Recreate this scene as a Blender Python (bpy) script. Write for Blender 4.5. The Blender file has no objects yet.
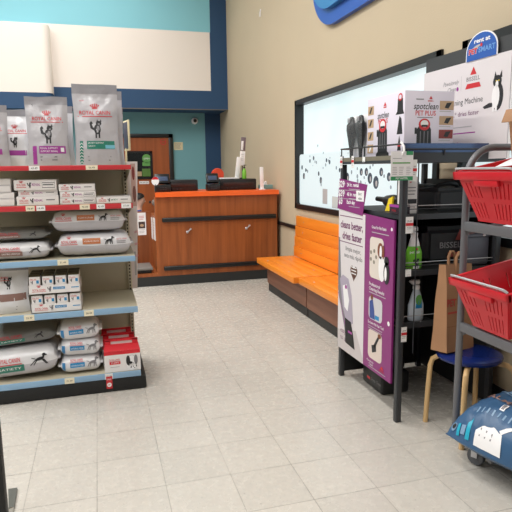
import bpy, bmesh, math, random
from mathutils import Vector, Matrix, noise
R = math.radians
random.seed(5)
sc = bpy.context.scene
COL = sc.collection

# ------------------------------------------------------------------ materials
def lin(c):
    return c/12.92 if c <= 0.04045 else ((c+0.055)/1.055)**2.4
def rgb(r, g, b):
    return (lin(r/255), lin(g/255), lin(b/255), 1)
_mats = {}
def mat(name, c, rough=0.5, metal=0.0, spec=0.5, bump=0.0, bscale=60, var=0.0, vscale=8, emit=None, estr=0, alpha=None, trans=0, coat=0, sheen=0):
    if name in _mats: return _mats[name]
    m = bpy.data.materials.new(name); m.use_nodes = True
    nt = m.node_tree; b = nt.nodes['Principled BSDF']
    b.inputs['Base Color'].default_value = rgb(*c)
    b.inputs['Roughness'].default_value = rough
    b.inputs['Metallic'].default_value = metal
    b.inputs['Specular IOR Level'].default_value = spec
    if coat: b.inputs['Coat Weight'].default_value = coat
    if trans: b.inputs['Transmission Weight'].default_value = trans
    if alpha is not None: b.inputs['Alpha'].default_value = alpha
    if emit:
        b.inputs['Emission Color'].default_value = rgb(*emit)
        b.inputs['Emission Strength'].default_value = estr
    tc = nt.nodes.new('ShaderNodeTexCoord')
    if var:
        n = nt.nodes.new('ShaderNodeTexNoise'); n.inputs['Scale'].default_value = vscale; n.inputs['Detail'].default_value = 5
        nt.links.new(tc.outputs['Object'], n.inputs['Vector'])
        mx = nt.nodes.new('ShaderNodeMix'); mx.data_type = 'RGBA'; mx.blend_type = 'MULTIPLY'
        mx.inputs[0].default_value = 1
        mx.inputs[6].default_value = rgb(*c)
        mr = nt.nodes.new('ShaderNodeMapRange')
        mr.inputs[1].default_value = 0.3; mr.inputs[2].default_value = 0.7
        mr.inputs[3].default_value = 1-var; mr.inputs[4].default_value = 1+var
        nt.links.new(n.outputs['Fac'], mr.inputs[0])
        nt.links.new(mr.outputs[0], mx.inputs[7])
        nt.links.new(mx.outputs[2], b.inputs['Base Color'])
    if bump:
        n2 = nt.nodes.new('ShaderNodeTexNoise'); n2.inputs['Scale'].default_value = bscale; n2.inputs['Detail'].default_value = 4
        nt.links.new(tc.outputs['Object'], n2.inputs['Vector'])
        bp = nt.nodes.new('ShaderNodeBump'); bp.inputs['Strength'].default_value = bump; bp.inputs['Distance'].default_value = 0.01
        nt.links.new(n2.outputs['Fac'], bp.inputs['Height'])
        nt.links.new(bp.outputs['Normal'], b.inputs['Normal'])
    _mats[name] = m
    return m

def wood(name, c1, c2, rough=0.4, axis='Z', scale=1.0):
    m = bpy.data.materials.new(name); m.use_nodes = True
    nt = m.node_tree; b = nt.nodes['Principled BSDF']; b.inputs['Roughness'].default_value = rough
    tc = nt.nodes.new('ShaderNodeTexCoord'); mp = nt.nodes.new('ShaderNodeMapping')
    s = {'X': (1.2, 22, 22), 'Y': (22, 1.2, 22), 'Z': (22, 22, 1.2)}[axis]
    mp.inputs['Scale'].default_value = [k*scale for k in s]
    n = nt.nodes.new('ShaderNodeTexNoise'); n.inputs['Scale'].default_value = 1; n.inputs['Detail'].default_value = 6; n.inputs['Distortion'].default_value = 0.6
    cr = nt.nodes.new('ShaderNodeValToRGB')
    cr.color_ramp.elements[0].position = 0.3; cr.color_ramp.elements[0].color = rgb(*c1)
    cr.color_ramp.elements[1].position = 0.7; cr.color_ramp.elements[1].color = rgb(*c2)
    L = nt.links.new
    L(tc.outputs['Object'], mp.inputs['Vector']); L(mp.outputs[0], n.inputs['Vector']); L(n.outputs['Fac'], cr.inputs[0]); L(cr.outputs[0], b.inputs['Base Color'])
    return m

def floor_mat():
    m = bpy.data.materials.new('vinyl_tile'); m.use_nodes = True
    nt = m.node_tree; b = nt.nodes['Principled BSDF']; L = nt.links.new
    N = nt.nodes.new
    tc = N('ShaderNodeTexCoord'); sp = N('ShaderNodeSeparateXYZ'); L(tc.outputs['Object'], sp.inputs[0])
    def math_(op, a, bb=None):
        n = N('ShaderNodeMath'); n.operation = op
        for i, q in enumerate((a, bb)):
            if q is None: continue
            if isinstance(q, (int, float)): n.inputs[i].default_value = q
            else: L(q, n.inputs[i])
        return n.outputs[0]
    S = 0.3065
    u = math_('DIVIDE', math_('ADD', sp.outputs[0], 0.081+S*40), S)
    v = math_('DIVIDE', math_('ADD', sp.outputs[1], -2.058+0.305*40), 0.305)
    fu = math_('FRACT', u); fv = math_('FRACT', v)
    du = math_('MINIMUM', fu, math_('SUBTRACT', 1, fu)); dv = math_('MINIMUM', fv, math_('SUBTRACT', 1, fv))
    # seams: thin and faint, broken up by wear
    nw = N('ShaderNodeTexNoise'); nw.inputs['Scale'].default_value = 3.0; nw.inputs['Detail'].default_value = 4; L(tc.outputs['Object'], nw.inputs['Vector'])
    lu = math_('LESS_THAN', du, 0.0068); lv = math_('LESS_THAN', dv, 0.0065)
    line = math_('MAXIMUM', lu, math_('MULTIPLY', lv, 1.15))
    line = math_('MULTIPLY', line, math_('MULTIPLY', nw.outputs['Fac'], 0.95))
    cell = N('ShaderNodeCombineXYZ'); L(math_('FLOOR', u), cell.inputs[0]); L(math_('FLOOR', v), cell.inputs[1])
    wn = N('ShaderNodeTexWhiteNoise'); wn.noise_dimensions = '2D'; L(cell.outputs[0], wn.inputs['Vector'])
    n1 = N('ShaderNodeTexNoise'); n1.inputs['Scale'].default_value = 26; n1.inputs['Detail'].default_value = 6; L(tc.outputs['Object'], n1.inputs['Vector'])
    n2 = N('ShaderNodeTexNoise'); n2.inputs['Scale'].default_value = 75; n2.inputs['Detail'].default_value = 3; L(tc.outputs['Object'], n2.inputs['Vector'])
    n3 = N('ShaderNodeTexNoise'); n3.inputs['Scale'].default_value = 2.2; n3.inputs['Detail'].default_value = 3; L(tc.outputs['Object'], n3.inputs['Vector'])
    val = math_('ADD', 0.785, math_('MULTIPLY', wn.outputs['Value'], 0.055))
    val = math_('ADD', val, math_('MULTIPLY', n1.outputs['Fac'], 0.15))
    val = math_('ADD', val, math_('MULTIPLY', n3.outputs['Fac'], 0.10))
    speck = math_('MULTIPLY', math_('GREATER_THAN', n2.outputs['Fac'], 0.672), 0.20)
    val = math_('SUBTRACT', val, speck)
    val = math_('MULTIPLY', val, math_('SUBTRACT', 1, math_('MULTIPLY', line, 0.70)))
    mx = N('ShaderNodeMix'); mx.data_type = 'RGBA'; mx.blend_type = 'MULTIPLY'; mx.inputs[0].default_value = 1
    mx.inputs[6].default_value = rgb(206, 201, 192)
    L(val, mx.inputs[7]); L(mx.outputs[2], b.inputs['Base Color'])
    L(math_('ADD', 0.16, math_('MULTIPLY', n1.outputs['Fac'], 0.2)), b.inputs['Roughness'])
    b.inputs['Specular IOR Level'].default_value = 0.55
    return m

W_ = {}
FLOOR = floor_mat()
BEIGE = mat('wall_beige_paint', (197, 181, 154), 0.75, bump=0.12, bscale=90, var=0.02, vscale=1.5)
TEAL_UP = mat('wall_teal_paint', (138, 204, 218), 0.7, bump=0.05)
TEAL_LO = mat('wall_lower_teal_paint', (120, 174, 184), 0.7, bump=0.05)
WHITEP = mat('wall_white_paint', (242, 234, 226), 0.7, bump=0.05)
NAVY = mat('wall_navy_paint', (38, 74, 112), 0.65, bump=0.05)
CEIL = mat('ceiling_tile', (225, 222, 215), 0.8, bump=0.2, bscale=40)
BLACK = mat('black_plastic', (24, 25, 27), 0.35)
BLACKM = mat('matt_black', (26, 27, 28), 0.6)
KICK = mat('black_vinyl_kick', (40, 42, 42), 0.55, var=0.1)
CHERRY = wood('cherry_laminate', (138, 74, 36), (168, 94, 48), 0.38, 'Z')
CHERRYD = wood('cherry_panel', (124, 66, 34), (152, 84, 44), 0.4, 'Z')
BENCHWOOD = wood('bench_brown_laminate', (120, 78, 60), (140, 95, 74), 0.45, 'Y', 0.8)
DOORW = wood('door_wood', (150, 78, 38), (172, 92, 46), 0.45, 'Z', 0.6)
ORANGE = mat('orange_laminate', (248, 106, 40), 0.35, var=0.04)
BENCHO = wood('orange_stained_boards', (236, 132, 34), (250, 152, 48), 0.36, 'Y', 0.7)
GAP = mat('dark_joint', (112, 52, 14), 0.8)
GBEIGE = mat('gondola_beige_enamel', (196, 188, 166), 0.5, var=0.03)
GSLOT = mat('slot_dark', (60, 56, 48), 0.8)
STRIPR = mat('red_price_strip', (202, 56, 64), 0.35)
STRIPB = mat('blue_price_strip', (146, 184, 216), 0.35)
TAGY = mat('cream_price_tag', (240, 232, 205), 0.5)
TAGW = mat('white_price_tag', (240, 240, 238), 0.5)
RED = mat('print_red', (206, 44, 52), 0.4)
INK = mat('print_black', (36, 36, 40), 0.45)
GREY = mat('print_grey', (128, 126, 130), 0.45)
LGREY = mat('print_light_grey', (186, 184, 186), 0.45)
FILMBAG = mat('silver_bag_film', (186, 184, 189), 0.24, spec=0.8, bump=0.7, bscale=16)
WHITEBAG = mat('white_bag_film', (222, 222, 225), 0.24, spec=0.8, bump=0.6, bscale=16)
SEAL = mat('bag_seal_grey', (150, 148, 153), 0.35, bump=0.2, bscale=40)
DARKBAG = mat('grey_and_shaded_bag_film', (120, 120, 118), 0.3, spec=0.6, bump=0.3, bscale=22)  # darker film; on the third shelf it paints a bag in shade
PURPLE = mat('print_magenta_purple', (160, 62, 150), 0.4)
TEALG = mat('print_green', (44, 124, 106), 0.4)
PBLUE = mat('print_light_blue', (120, 190, 210), 0.4)
BROWNP = mat('print_brown', (140, 108, 100), 0.4)
ORANGEP = mat('print_orange_brown', (196, 120, 76), 0.4)
CYANP = mat('print_blue', (40, 140, 196), 0.4)
BLUECLEAR = mat('blue_bag_side', (60, 130, 184), 0.3)
CARTON = mat('white_carton', (238, 235, 234), 0.45)
CARTONG = mat('carton_edge_grey', (206, 202, 204), 0.5)
FOIL = mat('dark_lid_foil', (70, 62, 40), 0.4, metal=0.3)
REDBOX = mat('red_carton', (214, 34, 48), 0.4)
POSTERP = mat('poster_purple', (138, 44, 118), 0.32)
POSTERW = mat('poster_white', (226, 220, 222), 0.32)
WHITE = mat('white_print', (244, 243, 244), 0.4)
CHAR = mat('charcoal_metal', (58, 60, 64), 0.42, metal=0.2)
RACKTOP = mat('blue_grey_gloss_panel', (74, 92, 128), 0.16, metal=0.5)
OLIVE = mat('olive_grey_lip', (120, 114, 98), 0.5)
CARTM = mat('grey_hammered_steel', (112, 112, 116), 0.42, metal=0.35)
STEEL = mat('steel_wire', (200, 200, 204), 0.38, metal=0.7)
BASKET = mat('red_basket_plastic', (204, 28, 42), 0.34)
STOOLB = mat('navy_stool_lacquer', (18, 38, 104), 0.25)
BIRCH = wood('birch_bentwood', (204, 166, 112), (224, 188, 136), 0.45, 'Z', 0.8)
KRAFT = mat('kraft_paper', (164, 122, 88), 0.7, bump=0.25, bscale=14, var=0.05)
BLUEBAG = mat('blue_woven_bag', (56, 94, 132), 0.38, bump=0.4, bscale=16, var=0.1, vscale=5)
BLUEBAGL = mat('bag_print_pale_blue', (128, 160, 190), 0.45)
CYANBAG = mat('bag_print_cyan', (40, 170, 200), 0.4)
GREENP = mat('green_bottle_plastic', (120, 200, 60), 0.3)
CLEARB = mat('pale_translucent_bottle', (214, 226, 236), 0.2, spec=0.6)
YELLOW = mat('yellow_plastic', (244, 214, 40), 0.4)
SIGNBLUE = mat('sign_blue', (40, 92, 176), 0.35)
SIGNBLUE2 = mat('sign_light_blue', (56, 128, 186), 0.35)
BADGE = mat('badge_blue', (44, 88, 178), 0.35)
TISSUE = mat('teal_tissue_box', (120, 168, 170), 0.5)
LIME = mat('lime_bottle', (120, 190, 60), 0.4)
SKIN = mat('skin', (222, 178, 160), 0.5)
HAIR = mat('dark_hair', (32, 26, 26), 0.55)
SHIRT = mat('blue_shirt', (52, 78, 156), 0.8)
PANTS = mat('dark_trousers', (40, 42, 54), 0.8)
FURD = mat('brown_grey_fur', (150, 138, 130), 0.8, var=0.25, vscale=14)
TAN = mat('photo_tan', (190, 160, 128), 0.5)
DKRED = mat('photo_dark_red', (140, 60, 56), 0.5)
CREAM = mat('cream_frame', (226, 214, 176), 0.5)
GREEN = mat('print_bright_green', (52, 150, 96), 0.4)
DGREEN = mat('sticker_green', (104, 168, 88), 0.5)
GLASSDK = mat('dark_door_glass', (30, 34, 34), 0.08, spec=0.8)
PADG = mat('grey_rubber_pad', (120, 116, 112), 0.6)
RUBBER = mat('grey_rubber_tyre', (96, 98, 102), 0.6)
DKGREY = mat('dark_grey_fabric', (84, 86, 94), 0.85, bump=0.2)
BAGBLK = mat('black_nylon', (40, 40, 44), 0.6, bump=0.3, bscale=18)
CLEARPK = mat('clear_blister_pack', (236, 242, 246), 0.08, alpha=0.035)
SCREEN = mat('dim_screen', (70, 84, 110), 0.2)
SHADEBLUE = mat('bin_grey', (92, 94, 104), 0.6)

def window_mat():
    m = bpy.data.materials.new('frosted_backlit_glass'); m.use_nodes = True
    nt = m.node_tree; b = nt.nodes['Principled BSDF']; L = nt.links.new
    tc = nt.nodes.new('ShaderNodeTexCoord'); n = nt.nodes.new('ShaderNodeTexNoise'); n.inputs['Scale'].default_value = 1.1; n.inputs['Detail'].default_value = 2
    cr = nt.nodes.new('ShaderNodeValToRGB')
    cr.color_ramp.elements[0].position = 0.3; cr.color_ramp.elements[0].color = rgb(214, 232, 234)
    cr.color_ramp.elements[1].position = 0.7; cr.color_ramp.elements[1].color = rgb(238, 248, 248)
    L(tc.outputs['Object'], n.inputs['Vector']); L(n.outputs['Fac'], cr.inputs[0]); L(cr.outputs[0], b.inputs['Emission Color'])
    b.inputs['Base Color'].default_value = rgb(120, 130, 130)
    b.inputs['Emission Strength'].default_value = 1.0
    b.inputs['Roughness'].default_value = 0.15
    return m
WINGLASS = window_mat()
WINFILM = mat('white_window_film', (150, 158, 160), 0.5, emit=(226, 241, 244), estr=0.70)

# ------------------------------------------------------------------ mesh builder
class Fr:
    """flat surface frame: point = o + u*x + v*y, printed layers lifted along u x v"""
    def __init__(s, o, u, v):
        s.o = Vector(o); s.u = Vector(u).normalized(); s.v = Vector(v).normalized(); s.n = s.u.cross(s.v)
    def __call__(s, x, y, L=0):
        return s.o + s.u*x + s.v*y + s.n*(L*0.0006)
FRONT = lambda x=0, y=0, z=0: Fr((x, y, z), (1, 0, 0), (0, 0, 1))          # faces -Y
LEFTF = lambda x=0, y=0, z=0: Fr((x, y, z), (0, -1, 0), (0, 0, 1))         # faces -X
_tx = {}
def text2d(s, bold=0.0):
    k = (s, bold)
    if k in _tx: return _tx[k]
    cu = bpy.data.curves.new('tmp', 'FONT'); cu.body = s; cu.size = 1; cu.offset = bold; cu.resolution_u = 2
    o = bpy.data.objects.new('tmp', cu); COL.objects.link(o)
    dg = bpy.context.evaluated_depsgraph_get()
    me = bpy.data.meshes.new_from_object(o.evaluated_get(dg))
    vs = [(v.co.x, v.co.y) for v in me.vertices]; fs = [tuple(p.vertices) for p in me.polygons]
    bpy.data.objects.remove(o); bpy.data.curves.remove(cu); bpy.data.meshes.remove(me)
    x0 = min(v[0] for v in vs); x1 = max(v[0] for v in vs)
    vs = [(v[0]-x0, v[1]) for v in vs]
    _tx[k] = (vs, fs, x1-x0)
    return _tx[k]

class MB:
    def __init__(s): s.v = []; s.f = []; s.mi = []; s.mats = []
    def M(s, m):
        if m not in s.mats: s.mats.append(m)
        return s.mats.index(m)
    def add(s, vs, fs, m):
        b = len(s.v); i = s.M(m)
        s.v += [Vector(v) for v in vs]
        for f in fs: s.f.append([k+b for k in f]); s.mi.append(i)
        return s
    def bm(s, bm, m, mx=None):
        if mx: bm.transform(mx)
        bm.verts.index_update()
        s.add([v.co.copy() for v in bm.verts], [[v.index for v in f.verts] for f in bm.faces], m); bm.free(); return s
    def box(s, c, d, m, bev=0, rz=0, rot=None, seg=2):
        bm = bmesh.new(); bmesh.ops.create_cube(bm, size=1)
        bmesh.ops.scale(bm, vec=d, verts=bm.verts)
        if bev: bmesh.ops.bevel(bm, geom=bm.edges[:], offset=min(bev, min(d)*.49), segments=seg, affect='EDGES', profile=0.5)
        mx = Matrix.Translation(c) @ (rot if rot else Matrix.Rotation(rz, 4, 'Z'))
        return s.bm(bm, m, mx)
    def b2(s, lo, hi, m, bev=0):
        return s.box([(a+b)/2 for a, b in zip(lo, hi)], [abs(b-a) for a, b in zip(lo, hi)], m, bev)
    def tube(s, pts, r, m, n=10, caps=True):
        pts = [Vector(p) for p in pts]; rs = r if isinstance(r, (list, tuple)) else [r]*len(pts)
        vs = []; fs = []; up = None
        for i, p in enumerate(pts):
            t = (pts[min(i+1, len(pts)-1)]-pts[max(i-1, 0)]).normalized()
            if up is None:
                up = t.orthogonal().normalized()
            up = (up - t*up.dot(t))
            up = up.normalized() if up.length > 1e-6 else t.orthogonal().normalized()
            w = t.cross(up)
            for k in range(n):
                a = 2*math.pi*k/n
                vs.append(p + (up*math.cos(a)+w*math.sin(a))*rs[i])
        for i in range(len(pts)-1):
            for k in range(n):
                a = i*n+k; b = i*n+(k+1) % n
                fs.append((a, b, b+n, a+n))
        if caps:
            fs.append(tuple(reversed(range(n)))); fs.append(tuple(range((len(pts)-1)*n, len(pts)*n)))
        return s.add(vs, fs, m)
    def lathe(s, prof, m, n=24, c=(0, 0, 0), mx=None, sx=1, sy=1):
        vs = []; fs = []; c = Vector(c)
        for r, z in prof:
            for k in range(n):
                a = 2*math.pi*k/n
                p = Vector((r*math.cos(a)*sx, r*math.sin(a)*sy, z))
                vs.append((mx @ p if mx else p) + c)
        for i in range(len(prof)-1):
            for k in range(n):
                a = i*n+k; b = i*n+(k+1) % n
                fs.append((a, b, b+n, a+n))
        fs.append(tuple(reversed(range(n)))); fs.append(tuple(range((len(prof)-1)*n, len(prof)*n)))
        return s.add(vs, fs, m)
    def prism(s, pts, fr, d, m, m_side=None):
        """outline in the frame, thickness d behind the frame"""
        n = len(pts)
        a = [fr(x, y) for x, y in pts]; b = [p - fr.n*d for p in a]
        s.add(a+b, [tuple(range(n)), tuple(reversed(range(n, 2*n)))], m)
        s.add(a+b, [(i+n, (i+1) % n+n, (i+1) % n, i) for i in range(n)], m_side or m)
        return s
    # printed marks on a surface fr(x, y, layer)
    def poly(s, fr, pts, m, L=1, sub=0):
        if not sub:
            return s.add([fr(x, y, L) for x, y in pts], [tuple(range(len(pts)))], m)
        bm = bmesh.new(); f = bm.faces.new([bm.verts.new((x, y, 0)) for x, y in pts])
        bmesh.ops.triangulate(bm, faces=[f]); bmesh.ops.subdivide_edges(bm, edges=bm.edges[:], cuts=sub, use_grid_fill=True)
        for v in bm.verts: v.co = fr(v.co.x, v.co.y, L)
        return s.bm(bm, m)
    def rect(s, fr, x0, y0, x1, y1, m, L=1, n=1, k=1):
        vs = [fr(x0+(x1-x0)*i/n, y0+(y1-y0)*j/k, L) for j in range(k+1) for i in range(n+1)]
        fs = [(j*(n+1)+i, j*(n+1)+i+1, (j+1)*(n+1)+i+1, (j+1)*(n+1)+i) for j in range(k) for i in range(n)]
        return s.add(vs, fs, m)
    def ell(s, fr, cx, cy, rx, ry, m, L=1, n=18, rot=0):
        ca, sa = math.cos(rot), math.sin(rot)
        pts = []
        for i in range(n):
            x = rx*math.cos(2*math.pi*i/n); y = ry*math.sin(2*math.pi*i/n)
            pts.append((cx+x*ca-y*sa, cy+x*sa+y*ca))
        return s.poly(fr, pts, m, L)
    def rrect(s, fr, x0, y0, x1, y1, r, m, L=1):
        return s.poly(fr, rrpts(x0, y0, x1, y1, r), m, L)
    def text(s, fr, t, x, y, h, m, L=2, w=None, al='C', bold=0.0, shear=0, rot=0):
        vs, fs, tw = text2d(t, bold)
        sy = h/0.72; sx = sy if w is None else w/tw
        tot = tw*sx; ox = {'C': -tot/2, 'L': 0, 'R': -tot}[al]
        ca, sa = math.cos(rot), math.sin(rot)
        out = []
        for a, b in vs:
            px = a*sx+ox+shear*b*sy; py = b*sy
            out.append(fr(x+px*ca-py*sa, y+px*sa+py*ca, L))
        return s.add(out, fs, m)
    def lines(s, fr, x0, x1, y, n, dy, m, h=0.002, L=2, seed=0):
        """small print too fine to read"""
        rr = random.Random(seed)
        for i in range(n):
            s.rect(fr, x0, y-i*dy, x0+(x1-x0)*rr.uniform(.7, 1), y-i*dy+h, m, L)
        return s

def rrpts(x0, y0, x1, y1, r, n=6):
    out = []
    for cx, cy, a0 in ((x1-r, y1-r, 0), (x0+r, y1-r, 90), (x0+r, y0+r, 180), (x1-r, y0+r, 270)):
        for i in range(n+1):
            a = R(a0+90*i/n); out.append((cx+r*math.cos(a), cy+r*math.sin(a)))
    return out

def mesh_of(name, mb, smooth=True):
    me = bpy.data.meshes.new(name)
    me.from_pydata([tuple(v) for v in mb.v], [], mb.f)
    for m in mb.mats: me.materials.append(m)
    for p, i in zip(me.polygons, mb.mi): p.material_index = i; p.use_smooth = smooth
    me.update()
    if smooth: me.set_sharp_from_angle(angle=R(32))
    return me
def part(name, mb, parent, label=None, loc=(0, 0, 0), rot=(0, 0, 0)):
    o = bpy.data.objects.new(name, mesh_of(name, mb)); COL.objects.link(o)
    o.parent = parent; o.location = loc; o.rotation_euler = rot
    if label: o['label'] = label
    return o
def tag(o, label, cat, group=None):
    o['label'] = label; o['category'] = cat
    if group: o['group'] = group
    return o
def thing(name, label, cat, loc=(0, 0, 0), rz=0, group=None, rot=None):
    o = bpy.data.objects.new(name, None); COL.objects.link(o); o.empty_display_size = 0.1
    o.location = loc; o.rotation_euler = rot or (0, 0, rz)
    return tag(o, label, cat, group)
def solo(name, mb, label, cat, loc=(0, 0, 0), rz=0, group=None, rot=None):
    o = bpy.data.objects.new(name, mesh_of(name, mb)); COL.objects.link(o)
    o.location = loc; o.rotation_euler = rot or (0, 0, rz)
    return tag(o, label, cat, group)
def struct(name, mb, parent=None):
    o = bpy.data.objects.new(name, mesh_of(name, mb)); COL.objects.link(o)
    o.parent = parent; o['kind'] = 'structure'
    return o
def dup(root, loc, rz=0, label=None, group=None, rot=None):
    r = root.copy(); COL.objects.link(r); r.location = loc; r.rotation_euler = rot or (0, 0, rz)
    if label: r['label'] = label
    if group: r['group'] = group
    for ch in list(root.children):
        c = ch.copy(); COL.objects.link(c); c.parent = r
        for g in list(ch.children):
            d = g.copy(); COL.objects.link(d); d.parent = c
    return r

# ------------------------------------------------------------------ camera (from the tile and wall vanishing points)
def cam():
    vy, vx = (97, 171), (2200, 143)
    f = math.sqrt(-((vy[0]-256)*(vx[0]-256)+(vy[1]-256)*(vx[1]-256)))
    dY = Vector((vy[0]-256, -(vy[1]-256), -f)).normalized()
    dX = Vector((vx[0]-256, -(vx[1]-256), -f)); dX = (dX-dY*dX.dot(dY)).normalized()
    dZ = dX.cross(dY)
    c = bpy.data.cameras.new('camera'); c.sensor_width = 36; c.lens = f/512*36; c.clip_start = 0.02
    o = bpy.data.objects.new('camera', c); COL.objects.link(o)
    o.matrix_world = Matrix.Translation((0, 0, 1.44)) @ Matrix((dX, dY, dZ)).to_4x4()
    sc.camera = o
cam()

# ------------------------------------------------------------------ the setting
WX = 2.30; SY = 9.76; BY = 10.43
struct('floor', MB().b2((-7, -4, -0.1), (WX+0.2, BY+0.2, 0), FLOOR))
struct('ceiling', MB().b2((-7, -4, 5.0), (WX+0.2, BY+0.2, 5.1), CEIL))

# right wall with two window openings
WIN = [(3.37, 6.26), (0.6, 3.145)]; Z0, Z1 = 0.965, 2.222
mb = MB(); T = WX+0.16
for y0, y1 in ((-4, 0.6), (3.145, 3.37), (6.26, BY+0.2)):
    mb.b2((WX, y0, 0), (T, y1, 5.0), BEIGE)
for y0, y1 in WIN:
    mb.b2((WX, y0, 0), (T, y1, Z0), BEIGE); mb.b2((WX, y0, Z1), (T, y1, 5.0), BEIGE)
struct('wall_right', mb)
rr = random.Random(3)
marks = [(6.12,1.45,.022),(6.06,1.35,.03),(5.87,1.52,.018),(5.76,1.55,.02),(6.00,1.42,.018),(5.61,1.38,.02),(5.55,1.31,.03),(5.40,1.52,.018),(5.32,1.50,.02),(5.64,1.68,.012),
         (4.89,1.35,.035),(4.60,1.40,.028),(4.50,1.40,.03),(4.43,1.345,.04),(4.32,1.31,.046),(4.23,1.40,.03),(4.43,1.44,.014),(4.68,1.43,.012),(4.92,1.43,.015),(5.15,1.44,.015),(4.80,1.40,.014),(4.1,1.36,.03)]
for i in range(12):
    marks.append((rr.uniform(5.3, 6.1), rr.uniform(1.25, 1.6), rr.uniform(.006, .016)))
for i in range(22):
    marks.append((rr.uniform(3.6, 5.1), rr.uniform(1.25, 1.58), rr.uniform(.006, .018)))
PAWINK = mat('window_film_blue_grey_marks', (70, 82, 96), 0.5)
PAWINK2 = mat('window_film_pale_marks', (150, 164, 174), 0.5)
for i, (y0, y1) in enumerate(WIN):
    fr = MB(); fw = 0.055
    for a, b, c, d in ((y0, y1, Z1-fw, Z1), (y0, y1, Z0, Z0+fw), (y0, y0+fw, Z0, Z1), (y1-fw, y1, Z0, Z1)):
        fr.b2((WX-0.02, a, c), (T-0.02, b, d), BLACK)
    f = struct('window_%d' % (i+1), fr)
    g = MB(); ym = 4.80 if i == 0 else 1.9
    X = WX+0.075
    g.b2((X, y0+.03, Z0+.03), (X+.012, ym-.001, Z1-.03), WINGLASS); g.b2((X, ym+.001, Z0+.03), (X+.012, y1-.03, Z1-.03), WINGLASS)
    struct('window_pane', g, f)
    if i == 0:
        fl = MB(); XF = WX+0.022
        F = LEFTF(XF, 0, 0)
        fl.prism([(-x, z) for x, z in rrpts(y0+.05, Z0+.05, y1-.05, 1.60, .05)][::-1], F, .003, WINFILM)
        for (y, z, r) in marks:
            fl.ell(F, -y, z, r*1.1, r*1.25, PAWINK if r > .017 else PAWINK2, 1, 10)
            if r > .027: fl.ell(F, -y+.01, z-r*.2, r*.4, r*.6, LGREY, 2, 8)
        fl.rect(F, -5.50, 1.06, -5.37, 1.22, LGREY, 1)
        fl.rect(F, -5.25, 1.03, -4.95, 1.15, mat('film_frost_patch', (206, 210, 210), .5), 1)
        struct('window_film', fl, f)
    else:
        m2 = MB(); m2.b2((WX+.01, y0, 1.84), (WX+.07, y1, 1.875), BLACK); struct('window_bar', m2, f)
# chair rail on the right wall
struct('trim_1', MB().b2((WX-.03, 6.26-.1, .712), (WX, 9.7, .752), BLACK, .004))
struct('baseboard_right', MB().b2((WX-.012, 0.0, 0), (WX, BY, .1), KICK, .003))

# painted header wall over the clinic opening
F = FRONT(0, SY, 0)
mb = MB()
mb.b2((-7, SY, 2.485), (WX, BY, 5.0), NAVY)
mb.rect(F, -7, 2.80, 2.0, 3.775, WHITEP, 1, 4)
mb.rect(F, -7, 3.775, 2.01, 5.0, TEAL_UP, 1, 4)
struct('wall_upper', mb)
struct('trim_2', MB().b2((-.664, SY-.012, 2.475), (WX-.001, SY+.03, 2.487), mat('header_edge_grey', (120, 112, 104), .6)))
# projecting rounded panel at the left of that wall
def rounded_col(x1, r, z0, z1, m, mb, yb=SY, x0=-7, d=0.32):
    pts = [(x0, yb), (x0, yb-d)]
    for i in range(9):
        a = R(-90+90*i/8); pts.append((x1-r+r*math.cos(a), yb-d+r+r*math.sin(a)))
    pts += [(x1, yb)]
    n = len(pts)
    mb.add([(x, y, z0) for x, y in pts]+[(x, y, z1) for x, y in pts],
           [tuple(reversed(range(n))), tuple(range(n, 2*n))]+[(i, (i+1) % n, (i+1) % n+n, i+n) for i in range(n)], m)
mb = MB(); rounded_col(-.60, .12, 2.665, 3.69, WHITEP, mb); rounded_col(-.60, .12, 2.42, 2.663, NAVY, mb)
struct('wall_bump_out', mb)
# wall behind the opening
mb = MB(); mb.b2((-7, BY, 0), (WX, BY+.1, 2.6), TEAL_LO)
mb.rect(FRONT(0, BY, 0), 2.003, 0, 2.2999, 2.5, NAVY, 1)
struct('wall_back', mb)
# door
mb = MB()
for a, b, c, d in ((1.305, 1.385, 0, 2.10), (.30, .38, 0, 2.10), (.30, 1.385, 2.03, 2.10)):
    mb.b2((a, BY-.05, c), (b, BY+.001, d), BLACK, .004)
d1 = struct('door_1', mb)
F = FRONT(0, BY-.03, 0)
mb = MB(); mb.b2((.38, BY-.03, .01), (1.305, BY-.002, 2.03), DOORW)
mb.ell(F, 1.207, 1.955, .055, .055, RED, 1); mb.ell(F, 1.207, 1.955, .043, .043, DOORW, 2); mb.rect(F, 1.17, 1.95, 1.245, 1.962, RED, 3)
mb.rect(F, .737, 1.19, .917, 1.243, WHITE, 1); mb.text(F, 'EMPLOYEES ONLY', .827, 1.203, .022, INK, w=.16)
struct('door_leaf', mb, d1)
mb = MB(); G = FRONT(0, BY-.045, 0)
for a, b, c, d in ((.52, .56, 1.28, 1.79), (.955, .996, 1.28, 1.79), (.52, .996, 1.75, 1.79), (.52, .996, 1.28, 1.32)):
    mb.b2((a, BY-.05, c), (b, BY-.025, d), BLACK)
mb.b2((.56, BY-.04, 1.32), (.955, BY-.028, 1.75), GLASSDK)
mb.ell(G, .89, 1.655, .08, .08, DGREEN, 1); mb.rect(G, .81, 1.52, .95, 1.59, DGREEN, 1); mb.text(G, 'OPEN', .89, 1.64, .03, WHITE)
mb.rect(G, .80, 1.33, .95, 1.47, mat('poster_green_dark', (90, 130, 60), .5), 1); mb.rect(G, .60, 1.335, .79, 1.42, TAN, 1)
struct('door_window', mb, d1)
struct('door_handle', MB().box((.43, BY-.06, 1.0), (.03, .05, .14), STEEL, .008), d1)

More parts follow.
